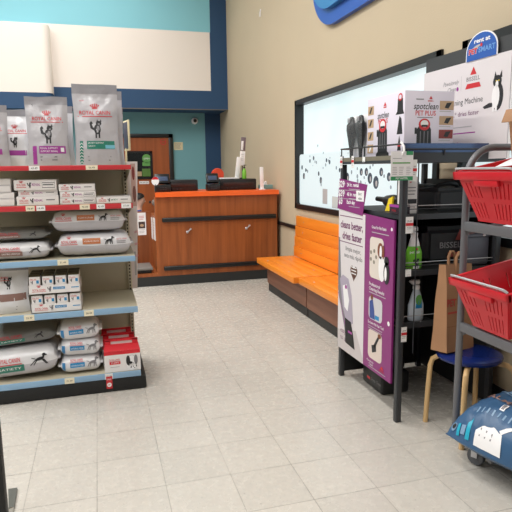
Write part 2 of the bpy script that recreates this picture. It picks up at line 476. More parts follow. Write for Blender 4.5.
# ------------------------------------------------------------------ small things on the walls
mb = MB(); NF = FRONT(0, 0, 0)
mb.b2((-.085, 0, -.072), (.085, .004, .072), CREAM); mb.lines(NF, -.06, .06, .045, 6, .018, GREY, .005, 1)
solo('wall_notice', mb, 'small cream printed notice on the teal wall right of the door', 'notice', (1.488, BY-.0042, 1.88))
t = thing('security_camera', 'round white dome camera with a dark lens high on the teal wall', 'camera', (1.808, BY, 2.341), rot=(R(90), 0, 0))
part('housing', MB().lathe([(.062, 0), (.062, .02), (.05, .05), (.034, .06)], WHITE, 20), t)
part('lens', MB().lathe([(.034, .056), (.03, .07), (.016, .085)], BLACK, 16), t, 'black dome lens')
mb = MB(); mb.box((-.012, 0, 0), (.024, .012, .07), WHITE, .004); mb.box((-.006, 0, .05), (.012, .03, .03), WHITE, .004)
solo('wall_hook', mb, 'tiny white hook high up on the beige right wall', 'hook', (WX, 7.66, 3.55))
# big two-layer blue shape, only its lower corner reaches into the photo
mb = MB(); F = LEFTF(WX-.05, 0, 0)
pts = lambda y0, z0, y1, z1, r: [(-y, z) for y, z in rrpts(y0, z0, y1, z1, r, 10)][::-1]
t = thing('wall_sign', 'large rounded blue sign in two layers mounted high on the beige right wall', 'sign', (WX, 5.0, 2.8))
def off(mb, o):
    mb.v = [v-Vector(o) for v in mb.v]; return mb
mb.prism(pts(2.7, 2.81, 5.65, 4.3, .55), F, .05, BADGE)
part('back_layer', off(mb, (WX, 5.0, 2.8)), t, 'darker blue back layer')
mb = MB(); mb.prism(pts(2.8, 2.95, 5.59, 4.2, .50), LEFTF(WX-.10, 0, 0), .05, SIGNBLUE2)
part('front_layer', off(mb, (WX, 5.0, 2.8)), t, 'lighter blue front layer')

# ------------------------------------------------------------------ reception counter
CX0, CX1, CY, CB = .66, 2.245, 6.84, 7.55
t = thing('reception_counter', 'cherry wood reception counter with an orange top and black bumper rails', 'counter', (0, 0, 0))
part('body', MB().b2((CX0, CY, .12), (CX1, CY+.06, 1.112), CHERRY).b2((CX0, CY+.06, .12), (CX1, CB, .87), CHERRY).b2((CX0+.30, CY+.06, .87), (CX0+.34, CB, 1.112), CHERRY).b2((CX1-.04, CY+.06, .87), (CX1, CB, 1.112), CHERRY), t)
mb = MB(); mb.b2((.02, CY-.005, 0), (CX0, CB, .12), KICK); mb.b2((CX0, CY-.005, 0), (CX1-.01, CB, .12), KICK)
part('kick_plate', mb, t)
part('countertop', MB().prism([(CX0+.004, CY-.045), (CX1+.012, CY-.045), (CX1+.012, CB+.05), (CX0+.085, CB+.05)], Fr((0, 0, 1.168), (1, 0, 0), (0, 1, 0)), .056, ORANGE), t, 'orange laminate top')
for z in (.828, .218):
    rail = MB().box(((CX0+CX1)/2+.03, CY-.018, z), (CX1-CX0-.10, .036, .056), BLACK, .014, seg=3)
    part('bumper_rail', rail, t)
for x, z in ((1.072, .685), (1.843, .70)):
    h = MB(); RM = Matrix.Rotation(R(90), 3, 'X'); h.lathe([(.017, 0), (.017, .010), (.010, .016)], STEEL, 14, (x-.02, CY, z-.02), RM)
    h.tube([(x-.02, CY-.014, z-.02), (x, CY-.026, z), (x+.022, CY-.02, z+.018)], .007, STEEL, 8)
    h.lathe([(.012, 0), (.012, .02)], STEEL, 12, (x+.022, CY, z+.018), RM)
    part('latch', h, t, 'small chrome latch')
part('niche_panel', MB().b2((.02, 7.42, .16), (CX0, 7.46, .90), CHERRYD), t)
part('niche_shelf', MB().b2((.02, CY, .12), (CX0, 7.42, .16), CHERRY), t)
# papers and pad at the niche
mb = MB(); F = NF; mb.b2((-.055, 0, -.15), (.055, .002, .15), WHITE)
mb.rect(F, -.043, -.06, .043, .03, mat('photo_dark_brown', (70, 54, 52), .5), 1); mb.ell(F, 0, -.02, .026, .018, TAN, 2)
mb.lines(F, -.035, .035, .10, 3, .02, RED, .006, 1); mb.lines(F, -.04, .04, -.08, 3, .02, GREY, .004, 1)
solo('flyer', mb, 'white flyer with a dark photo taped in the counter niche', 'flyer', (.535, 7.4175, .735))
for y, z, l, w in ((7.30, .685, 'white leaflet hung on the niche side wall, the one further back', .15), (6.98, .705, 'white leaflet hung on the niche side wall, the one nearer the front', .17)):
    mb = MB(); F = LEFTF(0, 0, 0); mb.b2((-.006, -w/2, -.14), (0, w/2, .14), WHITE)
    mb.lines(F, -w*.35, w*.35, .08, 4, .035, LGREY, .006, 12)
    solo('leaflet', mb, l, 'leaflet', (CX0-.0005, y, z), 0, 'leaflets on the niche wall')
t = thing('pad', 'grey flat pad lying on the ledge of the counter niche', 'pad', (.40, 7.08, .16))
part('pad_top', MB().box((0, 0, .055), (.42, .44, .03), PADG, .01), t); part('pad_base', MB().box((0, 0, .02), (.38, .40, .04), BLACKM, .008), t)

# ------------------------------------------------------------------ things on the countertop
CT = 1.168
def terminal(loc, w, label, rz=0):
    t = thing('card_terminal', label, 'card terminal', loc, rz, 'card terminals on the counter')
    part('base', MB().box((0, 0, .045), (w, .16, .09), BLACK, .012), t)
    mb = MB(); rot = Matrix.Rotation(R(-28), 4, 'X')
    mb.box((0, .02, .16), (w, .05, .13), BLACK, .012, rot=rot); part('head', mb, t)
    mb = MB(); mb.box((0, -.008, .165), (w*.7, .004, .06), SCREEN, .001, rot=rot); part('screen', mb, t, 'dim blue-grey screen')
    for i in range(3):
        for k in range(2): part('key', MB().box((-.03+.03*i, -.082, .03+.025*k), (.02, .006, .014), CHAR, .002), t)
terminal((.785, 7.03, CT), .19, 'black card terminal with a screen at the left end of the orange countertop')
terminal((1.43, 7.03, CT), .16, 'black card terminal in the middle of the orange countertop')
def blackbox(loc, w, label, name, h, d=.3):
    t = thing(name, label, 'printer', loc)
    part('case', MB().box((0, 0, h/2), (w, d, h), BLACK, .014), t)
    mb = MB(); mb.box((0, -d/2-.003, h*.55), (w*.82, .008, h*.28), mat('dark_brown_tray', (52, 30, 26), .4), .002); part('paper_slot', mb, t)
    for i in range(3): part('button', MB().box((-w*.3+i*w*.12, -d/2-.003, h*.2), (.02, .006, .01), CHAR, .002), t)
blackbox((1.05, 7.24, CT), .40, 'low black printer with a brown slot on the left half of the countertop', 'printer', .145)
blackbox((1.79, 7.24, CT), .50, 'wide low black printer on the right half of the countertop', 'printer', .145)
# little promotional tokens on sticks
def token(loc, c1, c2, label, r):
    t = thing('counter_sign', label, 'sign', loc)
    part('stem', MB().tube([(0, 0, 0), (0, 0, .1)], .006, BLACK, 8), t)
    F = FRONT(0, -.004, .1+r*.9)
    mb = MB(); mb.prism([(r*math.cos(2*math.pi*i/24), r*1.15*math.sin(2*math.pi*i/24)) for i in range(24)], F, .008, c1)
    mb.poly(F, [(r*math.cos(R(a)), r*1.15*math.sin(R(a))) for a in range(20, 161, 10)], c2, 1)
    part('disc', mb, t)
token((.676, 6.818, CT), WHITE, RED, 'small round white and red sign at the left edge of the countertop', .045)
t = thing('reel', 'orange-red round tape reel behind the middle card terminal', 'reel', (1.60, 7.50, CT))
part('stand', MB().box((0, 0, .08), (.12, .1, .16), BLACK, .01), t)
part('wheel', MB().lathe([(.02, -.02), (.085, -.02), (.09, 0), (.085, .02), (.02, .02)], mat('orange_red_plastic', (226, 74, 40), .4), 24, (0, 0, .20), Matrix.Rotation(R(90), 3, 'X')), t)
mb = MB(); mb.box((0, 0, .008), (.24, .16, .016), WHITE, .003)
solo('paper_stack', mb, 'white paper stack lying on top of the wide black printer', 'paper', (1.70, 7.24, CT+.145), R(4))
t = thing('leaflet_holder', 'upright leaflet rack on top of the wide black printer against the beige wall', 'leaflet holder', (1.87, 7.28, CT+.145))
part('base', MB().box((0, 0, .006), (.11, .1, .012), BLACK, .003), t)
part('stem', MB().tube([(.03, .03, 0), (.045, .03, .55)], .007, BLACK, 8), t)
part('leaflet', MB().box((-.035, -.01, .15), (.06, .006, .28), WHITE, .001, rot=Matrix.Rotation(R(7), 4, 'Y')), t, 'leaning white leaflet')
mb = MB(); mb.box((.03, 0, .27), (.07, .012, .19), WHITE, .001, rot=Matrix.Rotation(R(5), 4, 'Y')); mb.lines(FRONT(.03, -.007, .27), -.02, .02, .05, 4, .025, LGREY, .006, 1)
part('leaflet', mb, t)
mb = MB(); mb.box((.045, 0, .46), (.065, .012, .18), mat('leaflet_photo', (120, 104, 112), .5), .001, rot=Matrix.Rotation(R(5), 4, 'Y')); mb.box((.03, -.008, .44), (.03, .003, .12), WHITE, .0005, rot=Matrix.Rotation(R(5), 4, 'Y'))
part('leaflet', mb, t, 'dark photo leaflet at the top')
t = thing('pump_bottle', 'lime green bottle with a dark pump on the wide black printer', 'bottle', (1.895, 7.17, CT+.145))
part('bottle_body', MB().lathe([(.026, 0), (.028, .01), (.028, .10), (.012, .13), (.012, .14)], LIME, 16), t)
mb = MB(); mb.lathe([(.014, .138), (.014, .155), (.005, .16), (.005, .175)], BLACK, 12); mb.box((.01, 0, .178), (.04, .014, .01), BLACK, .003); part('pump', mb, t)
t = thing('card_holder', 'slim upright white card holder beside the tissue box', 'holder', (2.09, 7.0, CT))
part('foot', MB().box((0, 0, .006), (.07, .08, .012), WHITE, .003), t); part('card', MB().box((0, .01, .15), (.05, .006, .29), WHITE, .001, rot=Matrix.Rotation(R(-4), 4, 'X')), t)
t = thing('tissue_box', 'flat teal tissue box at the right end of the countertop', 'tissue box', (2.175, 7.12, CT))
mb = MB(); mb.box((0, 0, .03), (.17, .12, .06), TISSUE, .004); mb.ell(Fr((0, 0, .06), (1, 0, 0), (0, 1, 0)), 0, 0, .05, .02, BLACKM, 1); part('carton', mb, t)
part('tissue', MB().lathe([(.03, 0), (.02, .02), (.024, .035), (.004, .05)], WHITE, 9, (0, 0, .058), None, 1, .4), t)

# ------------------------------------------------------------------ a kneeling person and a dog behind the niche
def skin_mesh(name, verts, edges, m, root=0, sub=2):
    me = bpy.data.meshes.new(name); me.from_pydata([v[:3] for v in verts], edges, [])
    o = bpy.data.objects.new(name, me); COL.objects.link(o)
    md = o.modifiers.new('s', 'SKIN'); md.use_smooth_shade = True
    for i, v in enumerate(verts):
        sv = me.skin_vertices[0].data[i]; r = v[3]
        sv.radius = r if isinstance(r, tuple) else (r, r); sv.use_root = (i == root)
    s2 = o.modifiers.new('u', 'SUBSURF'); s2.levels = sub; s2.render_levels = sub
    dg = bpy.context.evaluated_depsgraph_get()
    me2 = bpy.data.meshes.new_from_object(o.evaluated_get(dg)); me2.name = name
    bpy.data.objects.remove(o)
    me2.materials.clear(); me2.materials.append(m)
    for p in me2.polygons: p.use_smooth = True; p.material_index = 0
    o = bpy.data.objects.new(name, me2); COL.objects.link(o)
    return o
def chain(V, E, start, pts):
    k = start
    for p in pts:
        V.append(p); E.append((k, len(V)-1)); k = len(V)-1
    return k
t = thing('person', 'dark-haired person in a blue shirt kneeling behind the counter niche, facing a dog', 'person', (.62, 9.5, 0))
V = [(-.02, 0, .30, .13)]; E = []
chest = chain(V, E, 0, [(0, 0, .45, .115), (.02, 0, .62, .125)])
nk = chain(V, E, chest, [(.025, 0, .76, .06), (.035, 0, .84, .05), (.055, 0, .90, .075), (.05, 0, .975, .085), (.045, 0, 1.02, .06)])
hd = nk-2
chain(V, E, hd, [(.125, 0, .925, .022), (.148, 0, .915, .010)])
for s in (-1, 1):
    wr = chain(V, E, chest, [(.02, s*.15, .70, .055), (.06, s*.19, .52, .042), (.14, s*.15, .40, .032), (.18, s*.13, .38, .028)])
    for i in range(4):
        chain(V, E, wr, [(.215, s*(.105+.018*i), .365, .010), (.235+.005*(i in (1, 2)), s*(.102+.018*i), .35, .009), (.245, s*(.10+.018*i), .33, .008)])
    chain(V, E, wr, [(.19, s*.10, .395, .011), (.215, s*.085, .39, .009)])
    chain(V, E, 0, [(.04, s*.11, .24, .10), (.22, s*.13, .10, .065), (.24, s*.13, .07, .055), (.10, s*.13, .055, .05), (-.10, s*.13, .05, .042), (-.18, s*.13, .035, .03)])
b = skin_mesh('body', V, E, SKIN); b.parent = t
mb = MB()
V2 = [(-.02, 0, .28, .145)]; E2 = []
ch = chain(V2, E2, 0, [(0, 0, .45, .13), (.02, 0, .62, .14), (.024, 0, .775, .072)])
for s in (-1, 1): chain(V2, E2, ch-1, [(.02, s*.15, .725, .070), (.07, s*.178, .59, .055)])
sh = skin_mesh('shirt', V2, E2, SHIRT); sh.parent = t
V3 = [(-.02, 0, .26, .15)]; E3 = []
for s in (-1, 1): chain(V3, E3, 0, [(.04, s*.11, .23, .112), (.22, s*.13, .10, .076), (.24, s*.13, .075, .066), (.10, s*.13, .06, .058), (-.10, s*.13, .055, .05)])
pt = skin_mesh('trousers', V3, E3, PANTS); pt.parent = t
hb = MB()
vs = []; fs = []; nu, nv = 20, 12
for j in range(nv+1):
    for i in range(nu):
        a = 2*math.pi*i/nu; lim = 62+56*(0.5-0.5*math.cos(a))**0.8       # longer at the nape, short over the brow
        ph = R(lim*j/nv); rr_ = .102
        vs.append((.038+rr_*1.04*math.sin(ph)*math.cos(a), rr_*.92*math.sin(ph)*math.sin(a), .965+rr_*1.0*math.cos(ph)))
for j in range(nv):
    for i in range(nu): fs.append((j*nu+i, j*nu+(i+1) % nu, (j+1)*nu+(i+1) % nu, (j+1)*nu+i))
hb.add(vs, fs, HAIR); hb.lathe([(.02, -.05), (.045, -.03), (.04, .03), (.01, .05)], HAIR, 12, (-.07, 0, .93))
part('hair', hb, t)
for q in (-1, 1): part('eye', MB().lathe([(.004, -.006), (.009, -.003), (.009, .003), (.004, .006)], BLACK, 8, (.122, q*.032, .945), Matrix.Rotation(R(90), 3, 'Y')), t, 'dark eye')
part('mouth', MB().box((.128, 0, .878), (.008, .04, .010), mat('lips', (150, 88, 84), .5), .003), t)
t = thing('dog', 'brown-grey dog with a black nose sitting behind the counter, facing the kneeling person', 'dog', (1.055, 9.5, 0))
V = [(.16, 0, .22, .13)]; E = []
c = chain(V, E, 0, [(.06, 0, .40, .13), (-.02, 0, .58, .125), (-.03, 0, .74, .085), (-.07, 0, .88, .085)])
chain(V, E, c, [(-.13, 0, .90, .062), (-.195, 0, .90, .046)])
for s in (-1, 1):
    chain(V, E, c, [(-.03, s*.08, .93, .025), (-.02, s*.115, .86, .02)])
    chain(V, E, c-2, [(-.06, s*.09, .48, .05), (-.05, s*.09, .26, .034), (-.06, s*.09, .05, .028), (-.10, s*.09, .022, .026)])
    chain(V, E, 0, [(.13, s*.10, .18, .085), (-.01, s*.13, .21, .05), (.17, s*.13, .06, .032), (.05, s*.13, .025, .028)])
chain(V, E, 0, [(.28, 0, .07, .03), (.42, .05, .04, .02)])
o = skin_mesh('dog_body', V, E, FURD); o.parent = t
part('nose', MB().lathe([(.006, -.016), (.026, -.006), (.026, .008), (.008, .018)], BLACK, 12, (-.218, 0, .905), Matrix.Rotation(R(90), 3, 'Y')), t, 'black nose')
for q in (-1, 1): part('eye', MB().lathe([(.003, -.005), (.011, 0), (.003, .005)], BLACK, 8, (-.135, q*.046, .93), Matrix.Rotation(R(90), 3, 'X')), t, 'black eye')

# ------------------------------------------------------------------ benches
def bench(loc, w, label, bo=0):
    t = thing('bench', label, 'bench', loc, 0, 'orange waiting benches')
    # local: y from 0 (far end) to -w, x from seat front 0
    part('base', MB().b2((.13-bo, -w, .10), (.44, -.001, .345), BENCHWOOD), t)
    part('kick_board', MB().b2((.145-bo, -w, 0), (.44, -.001, .105), KICK), t)
    mb = MB()
    for i in range(4): mb.b2((.115*i, -w, .345), (.115*i+.1145, 0, .405), BENCHO, .002)
    part('seat', mb, t)
    mb = MB(); zz = [.405, .525, .645, .765, .885]
    for i in range(4):
        x0 = .463-bo+.010*i
        mb.b2((x0, -w, zz[i]+.0015), (x0+.035, 0, zz[i+1]-.0015), BENCHO, .002)
    mb.b2((.4945-bo, -w+.004, .40), (.498-bo, -.004, .88), GAP)
    for i in range(4):
        mb.lathe([(.006, 0), (.004, .004)], STEEL, 8, (.464-bo+.010*i, -.25, zz[i]+.06), Matrix.Rotation(R(-90), 3, 'Y'))
    part('backrest', mb, t)
    for y in (-.25, -w+.3):
        for x in (.06, .33):
            part('bolt', MB().lathe([(.008, 0), (.006, .003)], STEEL, 8, (x, y, .405)), t, 'small steel bolt')
bench((1.755, 6.13, 0), 1.27, 'far orange bench of stained boards beside the counter')
bench((1.80, 4.84, 0), 1.27, 'near orange bench of stained boards partly behind the purple poster', .045)

# ------------------------------------------------------------------ left shelving unit
GX0, GX1, GY, GB = -.712, .206, 3.56, 4.12
t = thing('shelving_unit', 'beige store shelving unit with red and blue price strips on a black base', 'shelving', (0, 0, 0))
gond = t
mb = MB(); mb.b2((GX0-.03, GY-.005, 0), (GX1+.033, GB+.06, .09), BLACKM, .012)
part('base_plinth', mb, t)
part('back_panel', MB().b2((GX0, GB, .09), (GX1, GB+.02, 1.47), GBEIGE), t)
for x in (GX0, GX1-.028):
    mb = MB(); mb.b2((x, GB-.03, .09), (x+.028, GB+.03, 1.50), GBEIGE, .002)
    F = FRONT(x+.014, GB-.03, 0)
    for i in range(54): mb.rect(F, -.006, .14+i*.025, .004, .155+i*.025, GSLOT, 1)
    part('upright', mb, t)
def shelf(zt, zb, colr, tags, d0=GY):
    mb = MB(); mb.b2((GX0, d0+.008, zt-.028), (GX1, GB-.002, zt-.002), GBEIGE); mb.b2((GX0, d0+.003, zb), (GX1, d0+.012, zt-.003), GBEIGE)
    for x in (GX0+.002, GX1-.006): mb.add([(x, GB-.002, zt-.03), (x, d0+.02, zt-.03), (x, d0+.1, zt-.05), (x, GB-.002, zt-.11)], [(0, 1, 2, 3)], GBEIGE)
    s = part('shelf', mb, t)
    part('price_strip', MB().b2((GX0, d0-.004, zb), (GX1, d0+.002, zt), colr, .0015), s, None)
    for x, m, w in tags:
        g = MB(); g.b2((x-w/2, d0-.007, zb+.001), (x+w/2, d0-.0045, zt-.001), m); F = FRONT(x, d0-.007, (zt+zb)/2)
        g.text(F, '%d.49' % random.randint(11, 89), 0, -.006, .012, INK, 1)
        part('price_tag', g, s)
shelf(1.476, 1.447, STRIPR, [(-.36, TAGW, .06), (-.03, TAGY, .07)])
shelf(1.238, 1.205, STRIPR, [(-.40, TAGY, .05), (-.34, TAGW, .05), (-.085, TAGY, .06), (.01, TAGW, .05), (.165, TAGW, .06)])
shelf(.900, .864, STRIPB, [(-.235, TAGY, .065)])
shelf(.566, .526, STRIPB, [(-.455, TAGY, .06), (-.10, TAGY, .06)])
shelf(.130, .090, STRIPB, [(-.245, TAGY, .06), (-.0, TAGW, .05)])
mb = MB(); mb.b2((-.019, GY-.012, .028), (.02, GY-.0095, .11), RED); F = FRONT(0, GY-.012, .06); mb.ell(F, 0, -.005, .015, .015, WHITE, 1); mb.text(F, '19', 0, -.011, .012, RED); mb.text(F, 'SALE', 0, .028, .011, WHITE, w=.03)
solo('promo_tag', mb, 'red and white sale tag hanging from the bottom price strip', 'tag')
# printed strip panel standing at the back right corner of the unit
mb = MB(); F = FRONT(0, 4.151, 0); mb.prism([(.18, .56), (.246, .56), (.288, 1.505), (.18, 1.505)], F, .006, mat('strip_panel_white', (232, 222, 220), .5))
mb.rect(F, .236, 1.18, .27, 1.49, mat('strip_photo_pink', (206, 170, 160), .5), 1); mb.ell(F, .256, 1.27, .012, .06, mat('strip_photo_brown', (128, 84, 76), .5), 2); mb.ell(F, .254, 1.42, .010, .05, DKRED, 2)
for i in range(3): mb.text(F, 'NEW', .255, .98-.09*i, .018, mat('strip_pink', (222, 120, 140), .5), w=.024, rot=R(12))
mb.rect(F, .232, .66, .246, .84, LGREY, 1)
solo('banner', mb, 'narrow tall white banner with pink print behind the right end of the shelving', 'banner')
t = thing('framed_sign', 'small cream-framed sign seen edge-on at the back corner of the shelf top', 'sign', (.222, 4.16, 1.50))
part('sign_stem', MB().tube([(-.012, 0, 0), (-.008, 0, .10)], .006, CREAM, 8), t)
rz = Matrix.Rotation(R(-81), 4, 'Z')
part('frame', MB().box((0, 0, .19), (.16, .014, .215), CREAM, .004, rot=rz), t); part('sign_face', MB().box((-.0078, -.0012, .19), (.138, .004, .19), mat('sign_face_dark', (70, 70, 86), .4), .001, rot=rz), t)

# ------------------------------------------------------------------ prints shared by the packs
def crown(mb, fr, x, y, s, m, L=2):
    for i in range(5):
        a = R(-50+25*i); px = x+math.sin(a)*s*.55; py = y+math.cos(a)*s*.35
        mb.poly(fr, [(x+math.sin(a)*s*.2-s*.05, y), (x+math.sin(a)*s*.2+s*.05, y), (px+s*.06, py), (px-s*.06, py)], m, L)
        mb.ell(fr, px, py+s*.08, s*.07, s*.07, m, L, 8)
    mb.rect(fr, x-s*.3, y-s*.1, x+s*.3, y-s*.02, m, L)
def brand(mb, fr, x, y, w, m=RED, L=2, cr=True, h=None):
    h = h or w*.13
    mb.text(fr, 'ROYAL CANIN', x, y, h, m, L, w=w, bold=.01)
    mb.rect(fr, x-w*.56, y-h*.55, x+w*.56, y-h*.35, m, L, 6)
    if cr: crown(mb, fr, x, y+h*1.6, w*.3, m, L)
def cat_print(mb, fr, x, y, s, m=INK, L=2, m2=None):
    e = mb.ell
    e(fr, x, y+s*.45, s*.18, s*.26, m, L); e(fr, x+s*.08, y+s*.76, s*.15, s*.13, m, L)
    for q in (-.03, .15): mb.poly(fr, [(x+s*q, y+s*.84), (x+s*(q+.09), y+s*.84), (x+s*(q+.045), y+s*.98)], m, L)
    for q in (-.12, .05): mb.rect(fr, x+s*q, y, x+s*(q+.08), y+s*.4, m, L)
    mb.poly(fr, [(x-s*.12, y+s*.35), (x-s*.36, y+s*.5), (x-s*.4, y+s*.78), (x-s*.3, y+s*.88), (x-s*.22, y+s*.76), (x-s*.28, y+s*.7), (x-s*.22, y+s*.55), (x-s*.08, y+s*.5)], m, L)
    e(fr, x+s*.04, y+s*.5, s*.08, s*.14, m2 or GREY, L+1, 10); e(fr, x+s*.09, y+s*.72, s*.06, s*.05, m2 or GREY, L+1, 8)
def dog_print(mb, fr, x, y, s, m=INK, L=2, run=False):
    e = mb.ell
    e(fr, x, y+s*.5, s*.34, s*.13, m, L, 14, R(12)); e(fr, x+s*.36, y+s*.80, s*.14, s*.11, m, L); e(fr, x+s*.5, y+s*.76, s*.1, s*.05, m, L, 10)
    mb.poly(fr, [(x+s*.18, y+s*.5), (x+s*.34, y+s*.52), (x+s*.42, y+s*.78), (x+s*.26, y+s*.8)], m, L)
    mb.poly(fr, [(x+s*.24, y+s*.82), (x+s*.32, y+s*.86), (x+s*.25, y+s*.62)], m, L)
    legs = [(-.32, -.5), (-.2, -.3), (.16, .12), (.28, .34)] if not run else [(-.32, -.75), (-.2, -.5), (.16, .5), (.28, .6)]
    for a, b in legs:
        mb.poly(fr, [(x+s*(a-.05), y+s*.45), (x+s*(a+.07), y+s*.45), (x+s*(b+.04), y), (x+s*(b-.04), y)], m, L)
    mb.poly(fr, [(x-s*.3, y+s*.5), (x-s*.34, y+s*.58), (x-s*.62, y+s*.66), (x-s*.6, y+s*.6)], m, L)

# ------------------------------------------------------------------ standing bags
def bagprof(tt):
    if tt < .2: return .86+.14*math.sin(tt/.2*math.pi/2)
    if tt < .86: return 1-.95*((tt-.2)/.66)**1.8
    return .05
def stand_bag(name, label, loc, w, h, d, prints, seed, rz=0, body=FILMBAG, group=None, lean=0, edge=.30):
    t = thing(name, label, 'bag', loc, 0, group, rot=(R(lean), 0, rz))
    def surf(x, z, side, L=0):
        s = max(-1, min(1, 2*x/w)); tt = max(0, min(1, z/h))
        T_ = d/2*bagprof(tt)*(edge+(1-edge)*(1-abs(s)**2.6))
        nz = noise.noise(Vector((x*14+seed*7.3, z*14, side*3)))*.008 + (.5-abs(noise.noise(Vector((x*16+seed*2, z*11, side+7)))))*.009 + noise.noise(Vector((x*40+seed, z*40, side)))*.0018
        k = min(1, (1-abs(s))*5)*min(1, tt*6)*min(1, max(0, (.97-tt))*10)
        xx = x*(1-.05*math.sin(math.pi*min(1, tt/.88)) + .012*noise.noise(Vector((z*9, seed, side*0))))
        zz = z if tt < .9 else z+.004*noise.noise(Vector((x*10, seed*3, 0)))
        return Vector((xx, side*(T_+nz*k+.0012)+side*L*.0009, zz))
    fr = lambda x, y, L=0: surf(x, y, -1, L)
    fr_ = fr
    mb = MB(); NU, NV = 22, 34
    idx = {}
    vs = []; fs = {body: [], SEAL: []}
    for side in (-1, 1):
        for j in range(NV+1):
            for i in range(NU+1):
                idx[(side, i, j)] = len(vs); vs.append(surf(-w/2+w*i/NU, h*j/NV, side))
    for j in range(NV):
        m = SEAL if (j+.5)/NV > .885 else body
        for i in range(NU):
            a = [idx[(-1, i, j)], idx[(-1, i+1, j)], idx[(-1, i+1, j+1)], idx[(-1, i, j+1)]]; fs[m].append(a)
            a = [idx[(1, i, j)], idx[(1, i, j+1)], idx[(1, i+1, j+1)], idx[(1, i+1, j)]]; fs[m].append(a)
        for i, o in ((0, 1), (NU, -1)):
            a = [idx[(-1, i, j)], idx[(-1, i, j+1)], idx[(1, i, j+1)], idx[(1, i, j)]]
            fs[m].append(a if o > 0 else a[::-1])
    for i in range(NU):
        fs[body].append([idx[(-1, i, 0)], idx[(1, i, 0)], idx[(1, i+1, 0)], idx[(-1, i+1, 0)]])
        fs[SEAL].append([idx[(-1, i, NV)], idx[(-1, i+1, NV)], idx[(1, i+1, NV)], idx[(1, i, NV)]])
    b = len(mb.v); mb.v += vs
    ks = mb.M(SEAL); kb = mb.M(body)
    for m, k in ((SEAL, ks), (body, kb)):
        for f in fs[m]: mb.f.append(f); mb.mi.append(k)
    if prints: prints(mb, fr, w, h)
    # split the sealed strip off as a part of its own
    body_mb, seal_mb = MB(), MB()
    for f, i in zip(mb.f, mb.mi):
        tgt = seal_mb if i == ks else body_mb
        b = len(tgt.v); tgt.v += [mb.v[q] for q in f]; tgt.f.append(list(range(b, b+len(f)))); tgt.mi.append(tgt.M(mb.mats[i]))
    for nm, q in (('pouch', body_mb), ('top_seal', seal_mb)):
        o = part(nm, q, t); weld(o)
    return t
def weld(o):
    bm = bmesh.new(); bm.from_mesh(o.data); bmesh.ops.remove_doubles(bm, verts=bm.verts, dist=1e-5); bm.to_mesh(o.data); bm.free()
    for p in o.data.polygons: p.use_smooth = True
    o.data.set_sharp_from_angle(angle=R(50))
def pr_green(mb, fr, w, h):
    brand(mb, fr, -.005, h*.625, w*.70); cat_print(mb, fr, .005, h*.335, h*.24)
    mb.rect(fr, -w*.24, h*.20, w*.40, h*.30, TEALG, 1, 14, 3); mb.rect(fr, w*.18, h*.205, w*.40, h*.25, PBLUE, 2, 6)
    mb.text(fr, 'SATIETY SUPPORT', -w*.21, h*.265, h*.022, WHITE, 2, w=w*.36, al='L'); mb.text(fr, 'WEIGHT', -w*.21, h*.228, h*.018, WHITE, 2, w=w*.16, al='L')
    mb.rect(fr, -w*.40, h*.02, -w*.325, h*.30, TEALG, 1, 2, 8)
    for i in range(7): mb.poly(fr, [(-w*.40, h*(.03+.038*i)), (-w*.365, h*(.05+.038*i)), (-w*.325, h*(.03+.038*i)), (-w*.325, h*(.022+.038*i)), (-w*.365, h*(.04+.038*i)), (-w*.40, h*(.022+.038*i))], WHITE, 2)
    mb.lines(fr, -w*.22, w*.32, h*.10, 1, .02, GREY, .006); mb.lines(fr, -w*.22, w*.30, h*.055, 1, .02, GREY, .006)
    mb.text(fr, 'adult', -w*.30, h*.79, h*.02, RED, 2)
def pr_purple(mb, fr, w, h):
    brand(mb, fr, .0, h*.655, w*.70); cat_print(mb, fr, .005, h*.32, h*.29)
    mb.rect(fr, -w*.22, h*.175, w*.42, h*.285, PURPLE, 1, 14, 3); mb.rect(fr, w*.30, h*.20, w*.38, h*.26, WHITE, 2, 3)
    mb.text(fr, 'RENAL SUPPORT', -w*.19, h*.24, h*.028, WHITE, 2, w=w*.42, al='L'); mb.text(fr, 'SUPPORT RENAL', -w*.19, h*.195, h*.028, WHITE, 2, w=w*.42, al='L')
    mb.rect(fr, -w*.38, h*.02, -w*.28, h*.285, PURPLE, 1, 2, 8)
    mb.lines(fr, -w*.2, w*.22, h*.12, 1, .02, GREY, .007); mb.lines(fr, -w*.2, w*.22, h*.075, 1, .02, GREY, .007)
    mb.text(fr, 'S', -w*.32, h*.86, h*.03, INK, 2)
def pr_plain(c):
    def f(mb, fr, w, h):
        brand(mb, fr, .0, h*.60, w*.6, cr=True); cat_print(mb, fr, .0, h*.33, h*.2); mb.rect(fr, -w*.2, h*.19, w*.3, h*.28, c, 1, 8, 2); mb.rect(fr, -w*.42, h*.02, -w*.32, h*.28, c, 1, 2, 6)
    return f
zt = 1.476
GB_ = 'standing food bags on the top shelf'
stand_bag('food_bag', 'tall silver cat food bag with a green band, front right on the top shelf', (.012, 3.665, zt), .272, .495, .12, pr_green, 1)
stand_bag('food_bag', 'silver cat food bag directly behind the tall green-banded bag', (.045, 3.80, zt), .272, .475, .11, pr_plain(TEALG), 2)
stand_bag('food_bag', 'shorter silver bag at the back right corner behind the green-banded bags', (.062, 3.93, zt), .255, .39, .11, pr_plain(TEALG), 3)
stand_bag('food_bag', 'silver cat food bag with a purple band, front middle of the top shelf', (-.277, 3.665, zt), .246, .415, .11, pr_purple, 4)
stand_bag('food_bag', 'pale bag with green edges behind the purple-banded bag', (-.255, 3.80, zt), .25, .375, .11, pr_plain(TEALG), 5, body=WHITEBAG)
stand_bag('food_bag', 'white bag with pink marks behind the left edge of the purple-banded bag', (-.475, 3.76, zt), .22, .345, .10, pr_plain(PURPLE), 6, body=WHITEBAG)
stand_bag('food_bag', 'silver bag cut off by the left end of the top shelf, front row', (-.60, 3.65, zt), .20, .36, .09, pr_plain(PURPLE), 7, R(8))

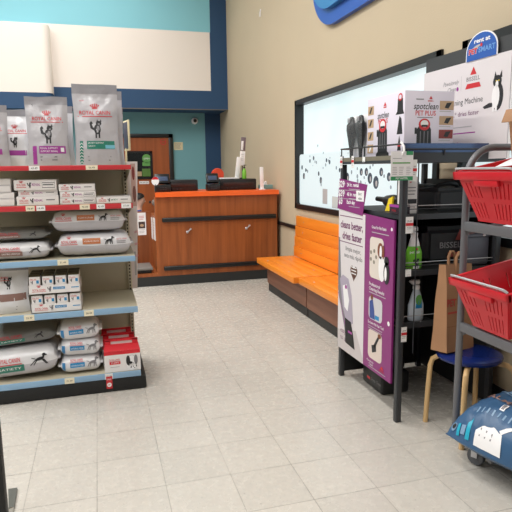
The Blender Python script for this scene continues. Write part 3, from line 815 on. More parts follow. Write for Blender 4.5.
# ------------------------------------------------------------------ flat cartons on the second shelf
def carton(label, loc, w, h, d=.26, rz=0, txt=('RENAL', PURPLE), blank=False, group='flat white cartons on the second shelf', box=False):
    mb = MB(); mb.box((0, d/2, h/2), (w, d, h), CARTON, .002)
    F = FRONT(0, 0, 0)
    if not blank:
        brand(mb, F, -w*.33, h*.38, w*.2, RED, 1, cr=False, h=h*.26); crown(mb, F, -w*.33, h*.74, h*.4, RED, 1)
        mb.text(F, txt[0], w*.02, h*.40, h*.26, txt[1], 1, w=w*.2, bold=.01)
        cat_print(mb, F, -w*.13, h*.2, h*.6, INK, 1)
        if box:
            mb.rect(F, w*.16, h*.2, w*.46, h*.74, INK, 1); mb.rect(F, w*.165, h*.25, w*.455, h*.69, CARTON, 2); mb.lines(F, w*.18, w*.44, h*.44, 1, .02, GREY, h*.14, 3)
        else: mb.lines(F, w*.2, w*.42, h*.5, 1, .02, GREY, h*.12, 1)
    else:
        mb.rect(F, -w*.5, h*.02, w*.5, h*.16, CARTONG, 1)
    # open lid seam
    mb.rect(F, -w*.5, h*.955, w*.5, h*.985, CARTONG, 1)
    solo('carton', mb, label, 'carton', loc, rz, group)
z2 = 1.238
carton('lower flat white carton in the left front stack on the second shelf', (-.59, 3.60, z2), .195, .041, blank=True)
carton('second flat white carton from the bottom of the left stack on the second shelf', (-.592, 3.605, z2+.0412), .20, .039, blank=True)
carton('third flat white carton from the bottom of the left stack on the second shelf', (-.608, 3.602, z2+.0804), .20, .040, blank=True)
carton('topmost flat white carton of the left stack on the second shelf', (-.606, 3.61, z2+.1206), .20, .043, blank=True)
carton('bottom carton of the middle stack on the second shelf, purple word', (-.358, 3.60, z2), .240, .056)
carton('partly crushed middle carton between two larger cartons in the middle stack', (-.355, 3.615, z2+.0562), .226, .036, box=False, rz=R(1.5))
carton('top carton of the middle stack with a black-outlined box on its front', (-.366, 3.60, z2+.0924), .243, .062, box=True)
carton('bottom thin carton of the right stack on the second shelf', (-.124, 3.60, z2), .212, .038, box=True)
carton('middle thin carton of the right stack on the second shelf', (-.122, 3.602, z2+.0382), .213, .042, box=True)
carton('top thin carton of the right stack on the second shelf', (-.126, 3.60, z2+.0804), .214, .044)
carton('single thin carton with a green word at the right end of the second shelf', (.092, 3.60, z2), .212, .040, txt=('SATIETY', TEALG))

# ------------------------------------------------------------------ lying bags
def wr_(x, z, seed, q):
    return noise.noise(Vector((x*11+seed*5, z*15, q)))*.008+(.5-abs(noise.noise(Vector((x*17+seed*3, z*13, q+9)))))*.006
def lie_bag(label, loc, L_, W_b, H, prints, seed, rz=0, top=WHITEBAG, low=FILMBAG, tilt=0, group=None, pw=3.4, xpow=9, name='food_bag'):
    t = thing(name, label, 'bag', loc, 0, group, rot=(0, R(tilt), rz))
    def kx(x): return max(.02, (1-abs(2*x/L_)**xpow))**.5
    def front(x, z, L=0):
        k = max(.05, kx(x)); zc = (z-H/2)/(H/2*k)
        zc = max(-.999, min(.999, zc))
        y = -W_b/2*(1-abs(zc)**pw)**(1/pw)*(.9+.1*k)
        n = wr_(x, z, seed, 1)*k
        return Vector((x, y-n-L*.0012, z))
    NU, NV = 30, 28; vs = []; fs_t = []; fs_l = []
    for i in range(NU+1):
        x = -L_/2+L_*i/NU; k = kx(x)
        for j in range(NV):
            a = 2*math.pi*j/NV
            c, s_ = math.cos(a), math.sin(a)
            yy = W_b/2*math.copysign(abs(c)**(2/pw), c)*(.9+.1*k); zz = H/2+H/2*k*math.copysign(abs(s_)**(2/pw), s_)
            n = wr_(x, zz, seed, 1 if c < 0 else 4)*k
            zz = max(0.0, zz-(.004-noise.noise(Vector((x*9, yy*9, seed)))*.006)*k*(s_ > 0))
            vs.append((x, yy+(-n if c < 0 else n), zz))
    for i in range(NU):
        for j in range(NV):
            f = (i*NV+j, i*NV+(j+1) % NV, (i+1)*NV+(j+1) % NV, (i+1)*NV+j)
            (fs_t if math.sin(2*math.pi*(j+.5)/NV) > .0 else fs_l).append(f)  # lower half greyer: shading of the underside put into the colour
    fs_l += [tuple(reversed(range(NV))), tuple(range(NU*NV, (NU+1)*NV))]
    mb = MB(); mb.add(vs, fs_t, top); b0 = 0
    i2 = mb.M(low)
    for f in fs_l: mb.f.append(list(f)); mb.mi.append(i2)
    if prints: prints(mb, front, L_, H)
    part('pouch', mb, t)
    for s in (-1, 1): part('end_seal', MB().box((s*(L_/2+.006), 0, H/2), (.02, W_b*.86, .012), low, .003), t)
    return t
def pr_flat(col, run=False, txt='MODERATE CALORIE', fl=False):
    def f(mb, fr, L_, H):
        z = H*.60
        brand(mb, fr, -L_*.34, z, L_*.2, RED, 2, cr=True, h=H*.12)
        mb.rect(fr, -L_*.16, z-H*.06, L_*.08, z+H*.18, col, 1, 8, 4); mb.text(fr, txt, -L_*.04, z+H*.03, H*.055, WHITE, 2, w=L_*.2)
        dog_print(mb, fr, L_*.2, z-H*.10, H*.36, INK, 2, run)
        mb.text(fr, 'ROYAL CANIN', L_*.37, z+H*.08, H*.06, RED, 2, w=L_*.14); mb.lines(fr, L_*.3, L_*.43, z, 2, H*.07, GREY, H*.025)
    return f
lie_bag('lower of two silver bags with orange-brown bands stacked right on the third shelf', (-.04, 3.775, .90), .455, .33, .152, pr_flat(ORANGEP), 11)
lie_bag('upper of two silver bags with orange-brown bands stacked right on the third shelf', (-.068, 3.775, 1.058), .445, .33, .140, pr_flat(ORANGEP), 12)
def pr_left(col, txt):
    def f(mb, fr, L_, H):
        brand(mb, fr, -L_*.02, H*.60, L_*.25, RED, 2, cr=False, h=H*.15); mb.rect(fr, -L_*.16, H*.26, L_*.14, H*.50, col, 1, 8, 4); mb.text(fr, txt, -L_*.01, H*.34, H*.09, WHITE, 2, w=L_*.24)
        dog_print(mb, fr, L_*.31, H*.40, H*.42, INK, 2, True)
    return f
lie_bag('white dog food bag with a brown band lying at the left of the third shelf', (-.53, 3.77, .90), .44, .34, .115, pr_left(BROWNP, 'GASTRO LOW FAT'), 13)
lie_bag('shade-toned bag lying on top of the brown-banded bag on the third shelf', (-.54, 3.80, 1.020), .44, .34, .070, pr_left(BROWNP, 'GASTRO LOW FAT'), 14, top=DARKBAG, low=DARKBAG)  # dark shelf shade put into the film colour of this bag
# fourth shelf, left: plump bag leaning on its base
def pr_plump(mb, fr, w, h):
    cat_print(mb, fr, w*.12, h*.52, h*.26); mb.rect(fr, -w*.48, h*.27, w*.46, h*.42, BROWNP, 1, 14, 4); mb.lines(fr, -w*.3, w*.3, h*.14, 2, .02, GREY, .005); brand(mb, fr, -w*.1, h*.82-.03, w*.4, RED, 2, cr=False)
stand_bag('food_bag', 'plump white bag with a brown band standing at the left of the fourth shelf', (-.605, 3.70, .566), .30, .295, .17, pr_plump, 15, body=WHITEBAG, edge=.5)
# bottom deck, left
lie_bag('white dog food bag with a green band lying at the left of the bottom shelf', (-.585, 3.77, .146), .56, .36, .185, pr_left(TEALG, 'SATIETY'), 16, tilt=-3)
lie_bag('grey bag with a dark print lying on the green-banded bag on the bottom shelf', (-.575, 3.83, .338), .52, .34, .10, pr_left(TEALG, 'SATIETY'), 17, top=DARKBAG, low=DARKBAG, tilt=-3)
def pr_small(mb, fr, L_, H):
    z = H*.62
    brand(mb, fr, -L_*.10, z+H*.10, L_*.3, RED, 2, cr=False, h=H*.10); mb.rect(fr, -L_*.26, z-H*.22, L_*.1, z+H*.02, CYANP, 1, 8, 3); mb.text(fr, 'HYDROLYZED', -L_*.08, z-H*.16, H*.09, WHITE, 2, w=L_*.3)
    dog_print(mb, fr, L_*.30, z-H*.25, H*.5, GREY, 2); mb.rect(fr, -L_*.46, H*.25, -L_*.38, H*.68, BLUECLEAR, 1, 3, 5)
for lab, x, z, H, tl, sd in (('bottom one of three stacked white bags with blue marks on the bottom shelf', -.172, .130, .125, 0, 21),
                             ('middle one of three stacked white bags with blue marks on the bottom shelf', -.168, .243, .125, 1, 22),
                             ('top crumpled bag of the three white bags with blue marks on the bottom shelf', -.165, .352, .125, -2, 23)):
    lie_bag(lab, (x, 3.72, z), .25, .24, H, pr_small, sd, tilt=tl, low=WHITEBAG, pw=2.6, xpow=7)

# ------------------------------------------------------------------ trays of cups on the fourth shelf
def cup_proto(loc, label, group):
    t = thing('food_cup', label, 'food cup', loc, 0, group)
    mb = MB(); mb.box((0, 0, .054), (.066, .066, .108), CARTON, .008); F = FRONT(0, -.033, 0)
    brand(mb, F, -.008, .088, .036, RED, 1, cr=False, h=.007); mb.rect(F, .010, .064, .025, .084, CYANP, 1); cat_print(mb, F, -.014, .060, .024, GREY, 1)
    part('cup', mb, t); part('lid', MB().box((0, 0, .1112), (.068, .068, .007), FOIL, .002), t, 'dark foil lid')
    return t
first = None
def tray(x, y, z, w, d, lab, cups, glabel, group):
    global first
    h = .056; F = FRONT(0, -d/2, 0)
    mb = MB(); mb.b2((-w/2, -d/2, 0), (w/2, d/2, .003), CARTON)
    mb.b2((-w/2, -d/2, 0), (w/2, -d/2+.003, h), CARTON); mb.b2((-w/2, d/2-.003, 0), (w/2, d/2, h), CARTON)
    for s in (-1, 1): mb.b2((s*w/2-(.003 if s > 0 else 0), -d/2, 0), (s*w/2+(.003 if s < 0 else 0), d/2, h), CARTON)
    brand(mb, F, -w*.30, .022, w*.24, RED, 1, cr=False, h=.012); crown(mb, F, -w*.30, .046, .025, RED, 1)
    mb.rect(F, -w*.03, .026, w*.20, .042, CYANP, 1); mb.text(F, 'HYDROLYZED', w*.085, .030, .008, WHITE, 2, w=w*.2); mb.rect(F, w*.32, .03, w*.47, .036, CYANP, 1); cat_print(mb, F, -w*.09, .012, .038, GREY, 1)
    solo('tray', mb, lab, 'tray', (x, y, z))
    for r in range(cups):
        for i in range(4):
            p = (x-w/2+w*(i+.5)/4, y-d/2+.043+r*.072, z+.0035)
            if r == 0 and i == 0 and first is None: first = cup_proto(p, glabel, group)
            else: dup(first, p, 0, glabel, group)
tray(-.292, 3.69, .566, .302, .23, 'lower white cardboard tray with blue print on the fourth shelf', 3, 'white food cup standing in the lower tray on the fourth shelf', 'cups in the lower tray')
# a flat sheet of the upper tray rests on the lower cups (tray floor z = cup tops)
tray(-.296, 3.69, .6855, .308, .23, 'upper white cardboard tray with blue print on the fourth shelf', 3, 'white food cup standing in the upper tray on the fourth shelf', 'cups in the upper tray')

# ------------------------------------------------------------------ three red carry cartons
for i, lab in enumerate(('frontmost red and white carry carton with a dalmatian picture on the bottom shelf', 'middle red carry carton standing second in the row of three', 'rearmost red carry carton at the back of the row of three')):
    t = thing('carry_carton', lab, 'carton', (.092-.012*i, 3.63+.135*i, .130), 0, 'red carry cartons')
    w, d, h = .232-.006*i, .118, .142
    mb = MB(); F = FRONT(0, -d/2, 0)
    mb.b2((-w/2, -d/2, 0), (w/2, d/2, h), CARTON); mb.rect(F, -w/2, h*.82, w/2, h, REDBOX, 1)
    brand(mb, F, -w*.22, h*.56, w*.28, RED, 2, cr=False, h=.010); mb.rect(F, -w*.36, h*.36, -w*.06, h*.50, REDBOX, 2); mb.text(F, 'PUPPY', -w*.2, h*.395, .011, WHITE, 3, w=.05); mb.lines(F, -w*.34, -w*.08, h*.22, 1, .02, LGREY, .004)
    # dalmatian portrait
    e = mb.ell
    e(F, w*.26, h*.22, .034, .03, WHITE, 2); e(F, w*.25, h*.50, .030, .036, LGREY, 2); e(F, w*.25, h*.50, .027, .033, WHITE, 3); e(F, w*.155, h*.50, .013, .034, INK, 4); e(F, w*.37, h*.52, .012, .032, GREY, 4); e(F, w*.22, h*.38, .012, .009, INK, 4)
    for k in range(16): e(F, w*.26+random.uniform(-.03, .03), h*.33+random.uniform(-.035, .05), .0035, .0035, INK, 4, 7)
    part('box_body', mb, t)
    # sloping red roof with a handle slot
    mb = MB(); hh = .030
    A = [(-w/2, -d/2, h), (w/2, -d/2, h), (w/2*.93, -.012, h+hh), (-w/2*.93, -.012, h+hh)]; B = [(w/2, d/2, h), (-w/2, d/2, h), (-w/2*.93, .012, h+hh), (w/2*.93, .012, h+hh)]
    mb.add(A, [(0, 1, 2, 3)], REDBOX); mb.add(B, [(0, 1, 2, 3)], REDBOX); mb.add(A+B, [(1, 4, 7, 2), (5, 0, 3, 6), (3, 2, 7, 6)], REDBOX)
    part('gable_top', mb, t, 'red sloping top')
    mb = MB(); mb.b2((-w*.46, -.006, h+hh-.004), (-w*.30, .006, h+hh+.03), REDBOX); mb.b2((w*.30, -.006, h+hh-.004), (w*.46, .006, h+hh+.03), REDBOX); mb.b2((-w*.46, -.006, h+hh+.02), (w*.46, .006, h+hh+.034), REDBOX, .002); mb.b2((-w*.30, .002, h+hh), (w*.30, .005, h+hh+.02), CARTON)
    part('handle', mb, t, 'red handle with a white slot')

# ------------------------------------------------------------------ dark display post at the near left
t = thing('display_post', 'black display post with a grey foot at the left edge of the photo', 'post', (-.548, 2.20, 0))
part('post', MB().box((.05, 0, .42), (.16, .05, .78), BLACKM, .01), t)
part('foot', MB().b2((-.03, -.03, 0), (.13, .03, .03), BLACKM, .006), t)
mb = MB(); mb.prism([(.077, .33), (.116, .328), (.123, .177), (.102, .169)], Fr((0, 0, .012), (1, 0, 0), (0, 1, 0)), .012, mat('grey_foot_plate', (92, 94, 88), .5))
mb.prism([(.085, .18), (.122, .18), (.122, .02), (.085, .02)], Fr((0, 0, .010), (1, 0, 0), (0, 1, 0)), .010, mat('light_foot_rail', (150, 146, 136), .5))
part('foot_plate', mb, t, 'grey foot plate')

# ------------------------------------------------------------------ black wire rack on the right
RX0, RX1, RY0, RY1 = 1.555, 2.20, 2.60, 3.385
t = thing('wire_rack', 'charcoal metal store rack with a deep top tray and wire shelves beside the window wall', 'rack', (0, 0, 0)); rack = t
pr = .017
for x, y in ((RX0+pr, RY0+pr), (RX0+pr, RY1-pr), (RX1-pr, RY0+pr), (RX1-pr, RY1-pr)):
    part('post', MB().b2((x-pr, y-pr, 0), (x+pr, y+pr, 1.46), CHAR, .004), t)
mb = MB()
mb.b2((RX0, RY0, 1.462), (RX1, RY1, 1.478), CHAR)
mb.b2((RX0, RY0+.012, 1.478), (RX0+.008, RY1, 1.503), OLIVE); mb.b2((RX1-.008, RY0, 1.478), (RX1, RY1, 1.503), CHAR); mb.b2((RX0, RY1-.008, 1.478), (RX1, RY1, 1.503), CHAR)
mb.b2((RX0, RY0, 1.478), (RX1, RY0+.008, 1.515), CHAR)
tr = part('top_tray', mb, t)
part('front_lip', MB().b2((RX0+.004, RY0+.001, 1.515), (RX1, RY0+.006, 1.563), RACKTOP), tr, 'glossy blue-grey front lip')
mb = MB(); zr = 1.560
mb.tube([(RX0+.004, RY0+.004, zr), (RX0+.004, RY1-.004, zr)], .005, BLACK, 8); mb.tube([(RX1-.004, RY0+.004, zr), (RX1-.004, RY1-.004, zr)], .005, BLACK, 8); mb.tube([(RX0, RY1-.004, zr), (RX1, RY1-.004, zr)], .005, BLACK, 8)
for y in (RY0+.01, RY0+.45, RY1-.01): mb.tube([(RX0+.004, y, 1.50), (RX0+.004, y, zr)], .004, BLACK, 8)
mb.tube([(RX0, RY0-.008, 1.532), (RX1, RY0-.008, 1.532)], .0045, CHAR, 8)
for x in (RX0+.02, 1.80, 2.03, RX1-.02): mb.tube([(x, RY0-.004, 1.50), (x, RY0-.008, 1.532)], .004, CHAR, 6)
part('guard_rail', mb, tr)
for z, full in ((1.185, True), (.872, True)):
    mb = MB(); mb.b2((RX0+.02, RY0+.02, z-.03), (RX1-.02, RY0+.034, z), CHAR); mb.b2((RX0+.02, RY1-.034, z-.03), (RX1-.02, RY1-.02, z), CHAR)
    for x in (RX0+.022, RX1-.034): mb.b2((x, RY0+.02, z-.03), (x+.012, RY1-.02, z), CHAR)
    mb.b2((RX0+.03, RY0+.03, z-.006), (RX1-.03, RY1-.03, z), BLACKM)
    s = part('shelf', mb, t)
    mb = MB()
    for k in (.028, .046): mb.tube([(RX0+.03, RY0+.022, z+k), (RX1-.03, RY0+.022, z+k)], .0025, STEEL if k > .04 else CHAR, 6)
    part('shelf_wire', mb, s)
# small wire ledge low down
z = .565
mb = MB(); mb.b2((1.60, RY0+.03, z-.006), (1.82, RY0+.20, z), BLACKM); mb.b2((1.60, RY0+.025, z-.022), (1.82, RY0+.032, z+.012), CHAR)
mb.b2((1.594, RY0+.025, z-.03), (1.60, RY0+.20, z+.012), OLIVE)
mb.b2((1.60, RY0+.19, z-.02), (1.606, RY1-.04, z), CHAR); mb.b2((1.572, RY0+.1, z-.016), (1.60, RY0+.13, z-.002), CHAR)
s = part('ledge', mb, t)
mb = MB(); mb.tube([(1.60, RY0+.022, z+.05), (1.82, RY0+.022, z+.05)], .0025, STEEL, 6)
for x in (1.60, 1.71, 1.82): mb.tube([(x, RY0+.028, z), (x, RY0+.022, z+.05)], .0022, STEEL, 6)
part('shelf_wire', mb, s)
mb = MB()
for x, y in ((1.655, RY0+.010), (1.60, RY0+.05)): mb.tube([(x, y, .40), (x, y, 1.46)], .0035, CHAR, 6)
part('upright_rod', mb, t)
part('rear_post', MB().b2((1.76, 2.98, .02), (1.79, 3.01, 1.46), CHAR, .004), t)
mb = MB(); mb.b2((RX0+.02, RY1-.022, .03), (RX1-.02, RY1-.016, 1.16), BLACKM)
part('back_plate', mb, t)
part('side_plate', MB().b2((RX1-.016, RY0+.03, .03), (RX1-.010, RY1-.03, 1.36), BLACKM), t)
# price tags clipped to the rack: hanging on its top lip and shelves
def ptag(x, y, z, fr_dir, red=True, w=.034, h=.062):
    mb = MB(); F = (FRONT(x, y, z) if fr_dir == 'F' else LEFTF(x, y, z))
    mb.prism([(-w/2, -h/2), (w/2, -h/2), (w/2, h/2), (-w/2, h/2)], F, .0015, TAGW)
    if red: mb.rect(F, -w/2, -.004, w/2, .012, RED, 1)
    mb.text(F, '29.99', 0, .016, .010, INK, 1, w=w*.7); mb.lines(F, -w*.35, w*.35, -.012, 2, .009, GREY, .002, 1)
    part('price_tag', mb, rack)
for y, rd in ((3.36, True), (3.19, True), (3.04, False)): ptag(RX0-.006, y, 1.475 if rd else 1.488, 'L', rd, h=.075 if rd else .03)
ptag(1.607, RY0-.014, 1.42, 'F', True, .045, .115); ptag(1.60, RY0-.006, 1.13, 'F', True, .045, .09); ptag(1.602, RY0-.006, .868, 'F', False, .035, .04); ptag(1.588, RY0-.004, .52, 'F', True, .034, .085)

# machine standing on the floor inside the rack
t = thing('carpet_cleaner', 'black upright carpet cleaning machine standing on the floor behind the purple poster', 'carpet cleaner', (1.76, 3.06, 0))
mb = MB()
mb.box((0, .03, .075), (.20, .27, .145), BLACK, .02, seg=3); mb.box((.02, .05, .18), (.17, .20, .10), BLACK, .03, seg=3)
mb.text(LEFTF(-.101, 0, .06), 'Deep Clean', .03, .0, .02, GREY, 1); mb.rect(LEFTF(-.101, 0, .06), -.09, -.005, -.05, .012, RED, 1)
part('base_unit', mb, t)
part('tank', MB().box((.02, .08, .40), (.18, .16, .36), mat('smoky_tank', (54, 52, 56), .15), .03, seg=3), t)
mb = MB(); mb.tube([(.02, .12, .55), (.02, .18, .85), (.02, .2, 1.02)], .02, BLACK, 10); mb.tube([(.02, .2, 1.02), (.02, .17, 1.09), (.02, .10, 1.10), (.02, .09, 1.05)], .016, BLACK, 10); part('push_handle', mb, t)
for s in (-1, 1): part('wheel', MB().lathe([(.01, -.012), (.034, -.012), (.034, .012), (.01, .012)], BLACKM, 18, (.03+s*.05, .17, .034), Matrix.Rotation(R(90), 3, 'Y')), t)

# ------------------------------------------------------------------ purple poster panel and its price header on the rack's aisle side
PX = 1.545
t_o = (PX, 3.0, 0)
F = LEFTF(PX, 0, 0)
y0, y1, ys = 3.375, 2.655, 2.995     # left, right, split
def yz(y, z): return (-y, z)
mb = MB()
mb.prism([(-y0, .215), (-y1, .215), (-y1, 1.15), (-y0, 1.175)], F, .012, POSTERP)
mb.poly(F, [(-y0, .215), (-ys, .215), (-ys, 1.155), (-y0, 1.175)], POSTERW, 1)
P = lambda t_, y, z, h, m=INK, **k: mb.text(F, t_, -y, z, h, m, 2, **k)
PT = mat('poster_dark_purple_text', (112, 44, 96), .4)
cy = (y0+ys)/2
mb.rect(F, -3.36, 1.125, -3.03, 1.130, PT, 2); mb.rect(F, -3.36, .955, -3.02, .960, PT, 2)
P('cleans better,', cy, 1.05, .048, PT, w=.32, bold=.025); P('dries faster', cy-.01, .978, .048, PT, w=.28, bold=.025)
P('limpia mejor,', cy-.03, .905, .030, GREY, w=.22, bold=.01); P('seca más rápido', cy-.03, .86, .030, GREY, w=.26, bold=.01)
# heart
hp = []
for i in range(24):
    a = 2*math.pi*i/24; hp.append((-3.14+.0042*16*math.sin(a)**3*.75, .775+.0036*(13*math.cos(a)-5*math.cos(2*a)-2*math.cos(3*a)-math.cos(4*a))))
mb.poly(F, hp, mat('heart_brown', (92, 58, 46), .5), 2)
for i in range(3): mb.rect(F, -3.175, .765+.02*i, -3.105, .772+.02*i, WHITE, 3)
# printed machine on the white half
LAV = mat('poster_lavender_grey', (176, 166, 184), .4)
mb.poly(F, [(-3.375, .98), (-3.355, .98), (-3.33, .72), (-3.22, .36), (-3.25, .33), (-3.375, .62)], GREY, 2)
mb.poly(F, [(-3.345, .70), (-3.30, .735), (-3.215, .72), (-3.165, .62), (-3.14, .44), (-3.17, .42), (-3.25, .44), (-3.30, .52)], LAV, 3)
mb.poly(F, [(-3.30, .66), (-3.24, .68), (-3.20, .58), (-3.22, .50), (-3.27, .52)], WHITE, 4); mb.ell(F, -3.25, .66, .016, .014, PURPLE, 5)
mb.poly(F, [(-3.26, .45), (-3.17, .44), (-3.135, .36), (-3.11, .27), (-3.25, .28)], BLACKM, 4); mb.rect(F, -3.21, .36, -3.15, .375, PURPLE, 5)
mb.poly(F, [(-3.375, .60), (-3.37, .60), (-3.23, .36), (-3.24, .36)], PURPLE, 3)
mb.poly(F, [(-3.375, .215), (-3.0, .215), (-3.0, .25), (-3.10, .40), (-3.375, .34)], mat('poster_floor_grey', (206, 198, 198), .4), 1.5)
P('easy', 3.33, .335, .034, PT, al='L'); P('to use', 3.33, .285, .034, PT, al='L')
# purple half
P('Great For Pet Stains', 2.91, 1.085, .018, WHITE, al='L', w=.17, bold=.01); mb.lines(F, -2.91, -2.70, 1.06, 1, .01, LGREY, .005)
P('Professional', 2.93, .74, .020, WHITE, al='L', bold=.01); P('Cleaning Results', 2.93, .712, .020, WHITE, al='L', bold=.01); mb.lines(F, -2.93, -2.72, .695, 1, .01, LGREY, .005)
P('Exclusive Pet Hair Tool', 2.935, .505, .017, WHITE, al='L', w=.19, bold=.01); mb.lines(F, -2.935, -2.75, .487, 2, .014, LGREY, .004)
mb.rrect(F, -2.93, .79, -2.765, 1.035, .03, mat('photo_cream', (226, 216, 206), .4), 2)
mb.rrect(F, -2.93, .535, -2.765, .675, .03, mat('photo_pale_room', (206, 204, 208), .4), 2)
mb.rrect(F, -2.93, .29, -2.76, .47, .03, mat('photo_carpet', (222, 206, 196), .4), 2)
# dog and cat on the first photo
BR = mat('photo_brown', (128, 72, 48), .5)
mb.ell(F, -2.78, .87, .04, .085, WHITE, 3); mb.ell(F, -2.80, .965, .034, .045, BR, 4); mb.ell(F, -2.795, .955, .014, .04, WHITE, 5); mb.ell(F, -2.765, .96, .012, .04, BR, 5); mb.ell(F, -2.795, .925, .01, .008, INK, 6)
mb.ell(F, -2.725, .845, .034, .065, INK, 4); mb.ell(F, -2.728, .915, .026, .026, INK, 4); mb.ell(F, -2.735, .84, .014, .04, WHITE, 5)
for i in range(5): mb.ell(F, -2.885+.035*math.cos(i*1.25), .92+.035*math.sin(i*1.25), .012, .012, mat('paw_grey', (140, 134, 120), .5), 3)
# worker in blue on the second
mb.poly(F, [(-2.915, .54), (-2.92, .64), (-2.88, .665), (-2.86, .60), (-2.85, .54)], mat('overall_blue', (60, 82, 150), .5), 3); mb.ell(F, -2.89, .672, .016, .018, BR, 4); mb.rect(F, -2.85, .545, -2.80, .57, CYANP, 3)
# brush on the third
mb.poly(F, [(-2.80, .46), (-2.785, .45), (-2.84, .37), (-2.86, .38)], INK, 3); mb.poly(F, [(-2.885, .375), (-2.83, .39), (-2.825, .35), (-2.875, .33)], INK, 3); mb.ell(F, -2.79, .455, .02, .014, BR, 4)
P('Pawsitively', 2.90, .262, .013, WHITE, w=.085, shear=.2); P('Clean', 2.89, .244, .013, WHITE, w=.05, shear=.2)
mb.poly(F, [(-2.775, .262), (-2.735, .262), (-2.755, .285)], RED, 2); P('BISSELL', 2.755, .247, .011, RED, w=.06, bold=.02)
mb.lines(F, -2.92, -2.70, .233, 1, .01, LGREY, .004)
mb.ell(F, -2.68, 1.10, .010, .010, WHITE, 2); mb.ell(F, -2.69, .56, .014, .014, WHITE, 2)
poster = solo('poster_panel', mb, 'tall purple and white cleaning machine poster hung on the aisle side of the rack', 'poster')
mb = MB(); F = LEFTF(PX-.0038, 0, 0)
mb.prism([(-3.395, 1.172), (-3.03, 1.148), (-2.975, 1.338), (-3.365, 1.37)], F, .003, POSTERP)
for z, a, b_, c_ in ((1.315, '$29', '99', '24 hr. rental'), (1.255, '$39', '99', '48 hr. rental'), (1.205, '$5', '99', 'Each day')):
    mb.text(F, a, -3.375, z, .042, WHITE, 1, al='L', bold=.03); mb.text(F, b_, -3.30 if len(a) > 2 else -3.335, z+.014, .018, WHITE, 1, al='L')
    mb.text(F, c_, -3.25, z+.006, .024, WHITE, 1, al='L', bold=.025); mb.lines(F, -3.22, -3.06, z-.012, 1, .01, LGREY, .004, 1)
mb.rect(F, -3.38, 1.295, -3.0, 1.298, LGREY, 1); mb.rect(F, -3.385, 1.24, -3.02, 1.243, LGREY, 1)
mb.rect(F, -3.115, 1.235, -3.01, 1.30, WHITE, 2); mb.text(F, 'Best', -3.062, 1.272, .018, INK, 3); mb.text(F, 'value', -3.062, 1.245, .018, INK, 3)
solo('price_header', mb, 'slanted purple price card with white prices above the tall poster', 'price card')

# ------------------------------------------------------------------ on the rack's top tray
def machine_print(mb, F, x, y, s, L=3):
    mb.poly(F, [(x-s*.30, y), (x+s*.30, y), (x+s*.30, y+s*.09), (x+s*.22, y+s*.13), (x-s*.22, y+s*.13), (x-s*.30, y+s*.09)], BLACKM, L)
    mb.poly(F, [(x-s*.22, y+s*.12), (x+s*.22, y+s*.12), (x+s*.20, y+s*.60), (x+s*.14, y+s*.70), (x-s*.14, y+s*.70), (x-s*.22, y+s*.60)], INK, L)
    mb.ell(F, x, y+s*.72, s*.17, s*.15, RED, L+1); mb.ell(F, x, y+s*.74, s*.115, s*.09, CARTON, L+2); mb.rect(F, x-s*.09, y+s*.66, x+s*.09, y+s*.71, INK, L+3)
    for q in (-.11, .0, .11): mb.rect(F, x+s*(q-.012), y+s*.2, x+s*(q+.012), y+s*.55, GREY, L+1)
    mb.rect(F, x-s*.28, y+s*.48, x-s*.22, y+s*.64, INK, L)
zt = 1.4785
bx0, bx1, by0, by1, bh = 1.60, 1.905, 2.675, 3.10, .365
LAVBOX = mat('white_lilac_carton', (228, 222, 236), .42)
mb = MB(); mb.b2((bx0, by0, zt), (bx1, by1, zt+bh), LAVBOX, .002)
F = FRONT(bx0, by0, zt)     # end facing the camera
W1 = bx1-bx0
mb.text(F, 'spotclean', W1*.42, bh*.735, .034, INK, 1, w=.15, shear=.2, bold=.01); mb.text(F, 'PET PLUS', W1*.42, bh*.645, .026, RED, 1, w=.125, bold=.015)
mb.poly(F, [(W1*.48, bh*.88), (W1*.55, bh*.88), (W1*.515, bh*.93)], RED, 1); mb.text(F, 'BISSELL', W1*.515, bh*.845, .008, RED, 1, w=.035, bold=.02); mb.lines(F, W1*.22, W1*.38, bh*.87, 1, .01, GREY, .005, 1); mb.lines(F, W1*.25, W1*.58, bh*.61, 1, .01, GREY, .004, 1)
machine_print(mb, F, W1*.40, bh*.10, .21, 1)
for i, (m, z_) in enumerate(((TAN, .73), (TAN, .51), (DKRED, .31))):
    mb.rect(F, W1*.70, bh*z_, W1*.99, bh*(z_+.13), m, 1); mb.poly(F, [(W1*.80, bh*(z_+.03)), (W1*.88, bh*(z_+.02)), (W1*.95, bh*(z_+.11)), (W1*.84, bh*(z_+.10))], INK, 2)
    mb.lines(F, W1*.70, W1*.95, bh*(z_-.03), 1, .01, LGREY, .004, 1)
mb.lines(F, W1*.70, W1*.95, bh*.22, 4, .016, LGREY, .004, 1)
F = LEFTF(bx0, by1, zt)     # long face to the aisle
W2 = by1-by0
mb.text(F, 'spotclean', W2*.45, bh*.66, .036, INK, 1, w=.13, shear=.2, bold=.01); mb.text(F, 'PET PLUS', W2*.45, bh*.575, .028, RED, 1, w=.11, bold=.015)
mb.poly(F, [(W2*.46, bh*.84), (W2*.54, bh*.84), (W2*.50, bh*.90)], RED, 1); mb.rect(F, W2*.46, bh*.81, W2*.54, bh*.83, RED, 1)
machine_print(mb, F, W2*.45, bh*.05, .25, 1)
for i in range(4):
    z_ = .74-.205*i; mb.rect(F, W2*.02, bh*z_, W2*.19, bh*(z_+.14), TAN, 1); mb.poly(F, [(W2*.06, bh*(z_+.03)), (W2*.10, bh*(z_+.02)), (W2*.15, bh*(z_+.12)), (W2*.11, bh*(z_+.12))], INK if i < 3 else WHITE, 2)
mb.poly(F, [(W2*.78, bh*.67), (W2*.99, bh*.67), (W2*.96, bh*.73), (W2*.95, bh*.90), (W2*.83, bh*.90), (W2*.82, bh*.72)], INK, 1); mb.ell(F, W2*.89, bh*.92, .022, .02, RED, 2); mb.ell(F, W2*.89, bh*.92, .014, .012, LAVBOX, 3)
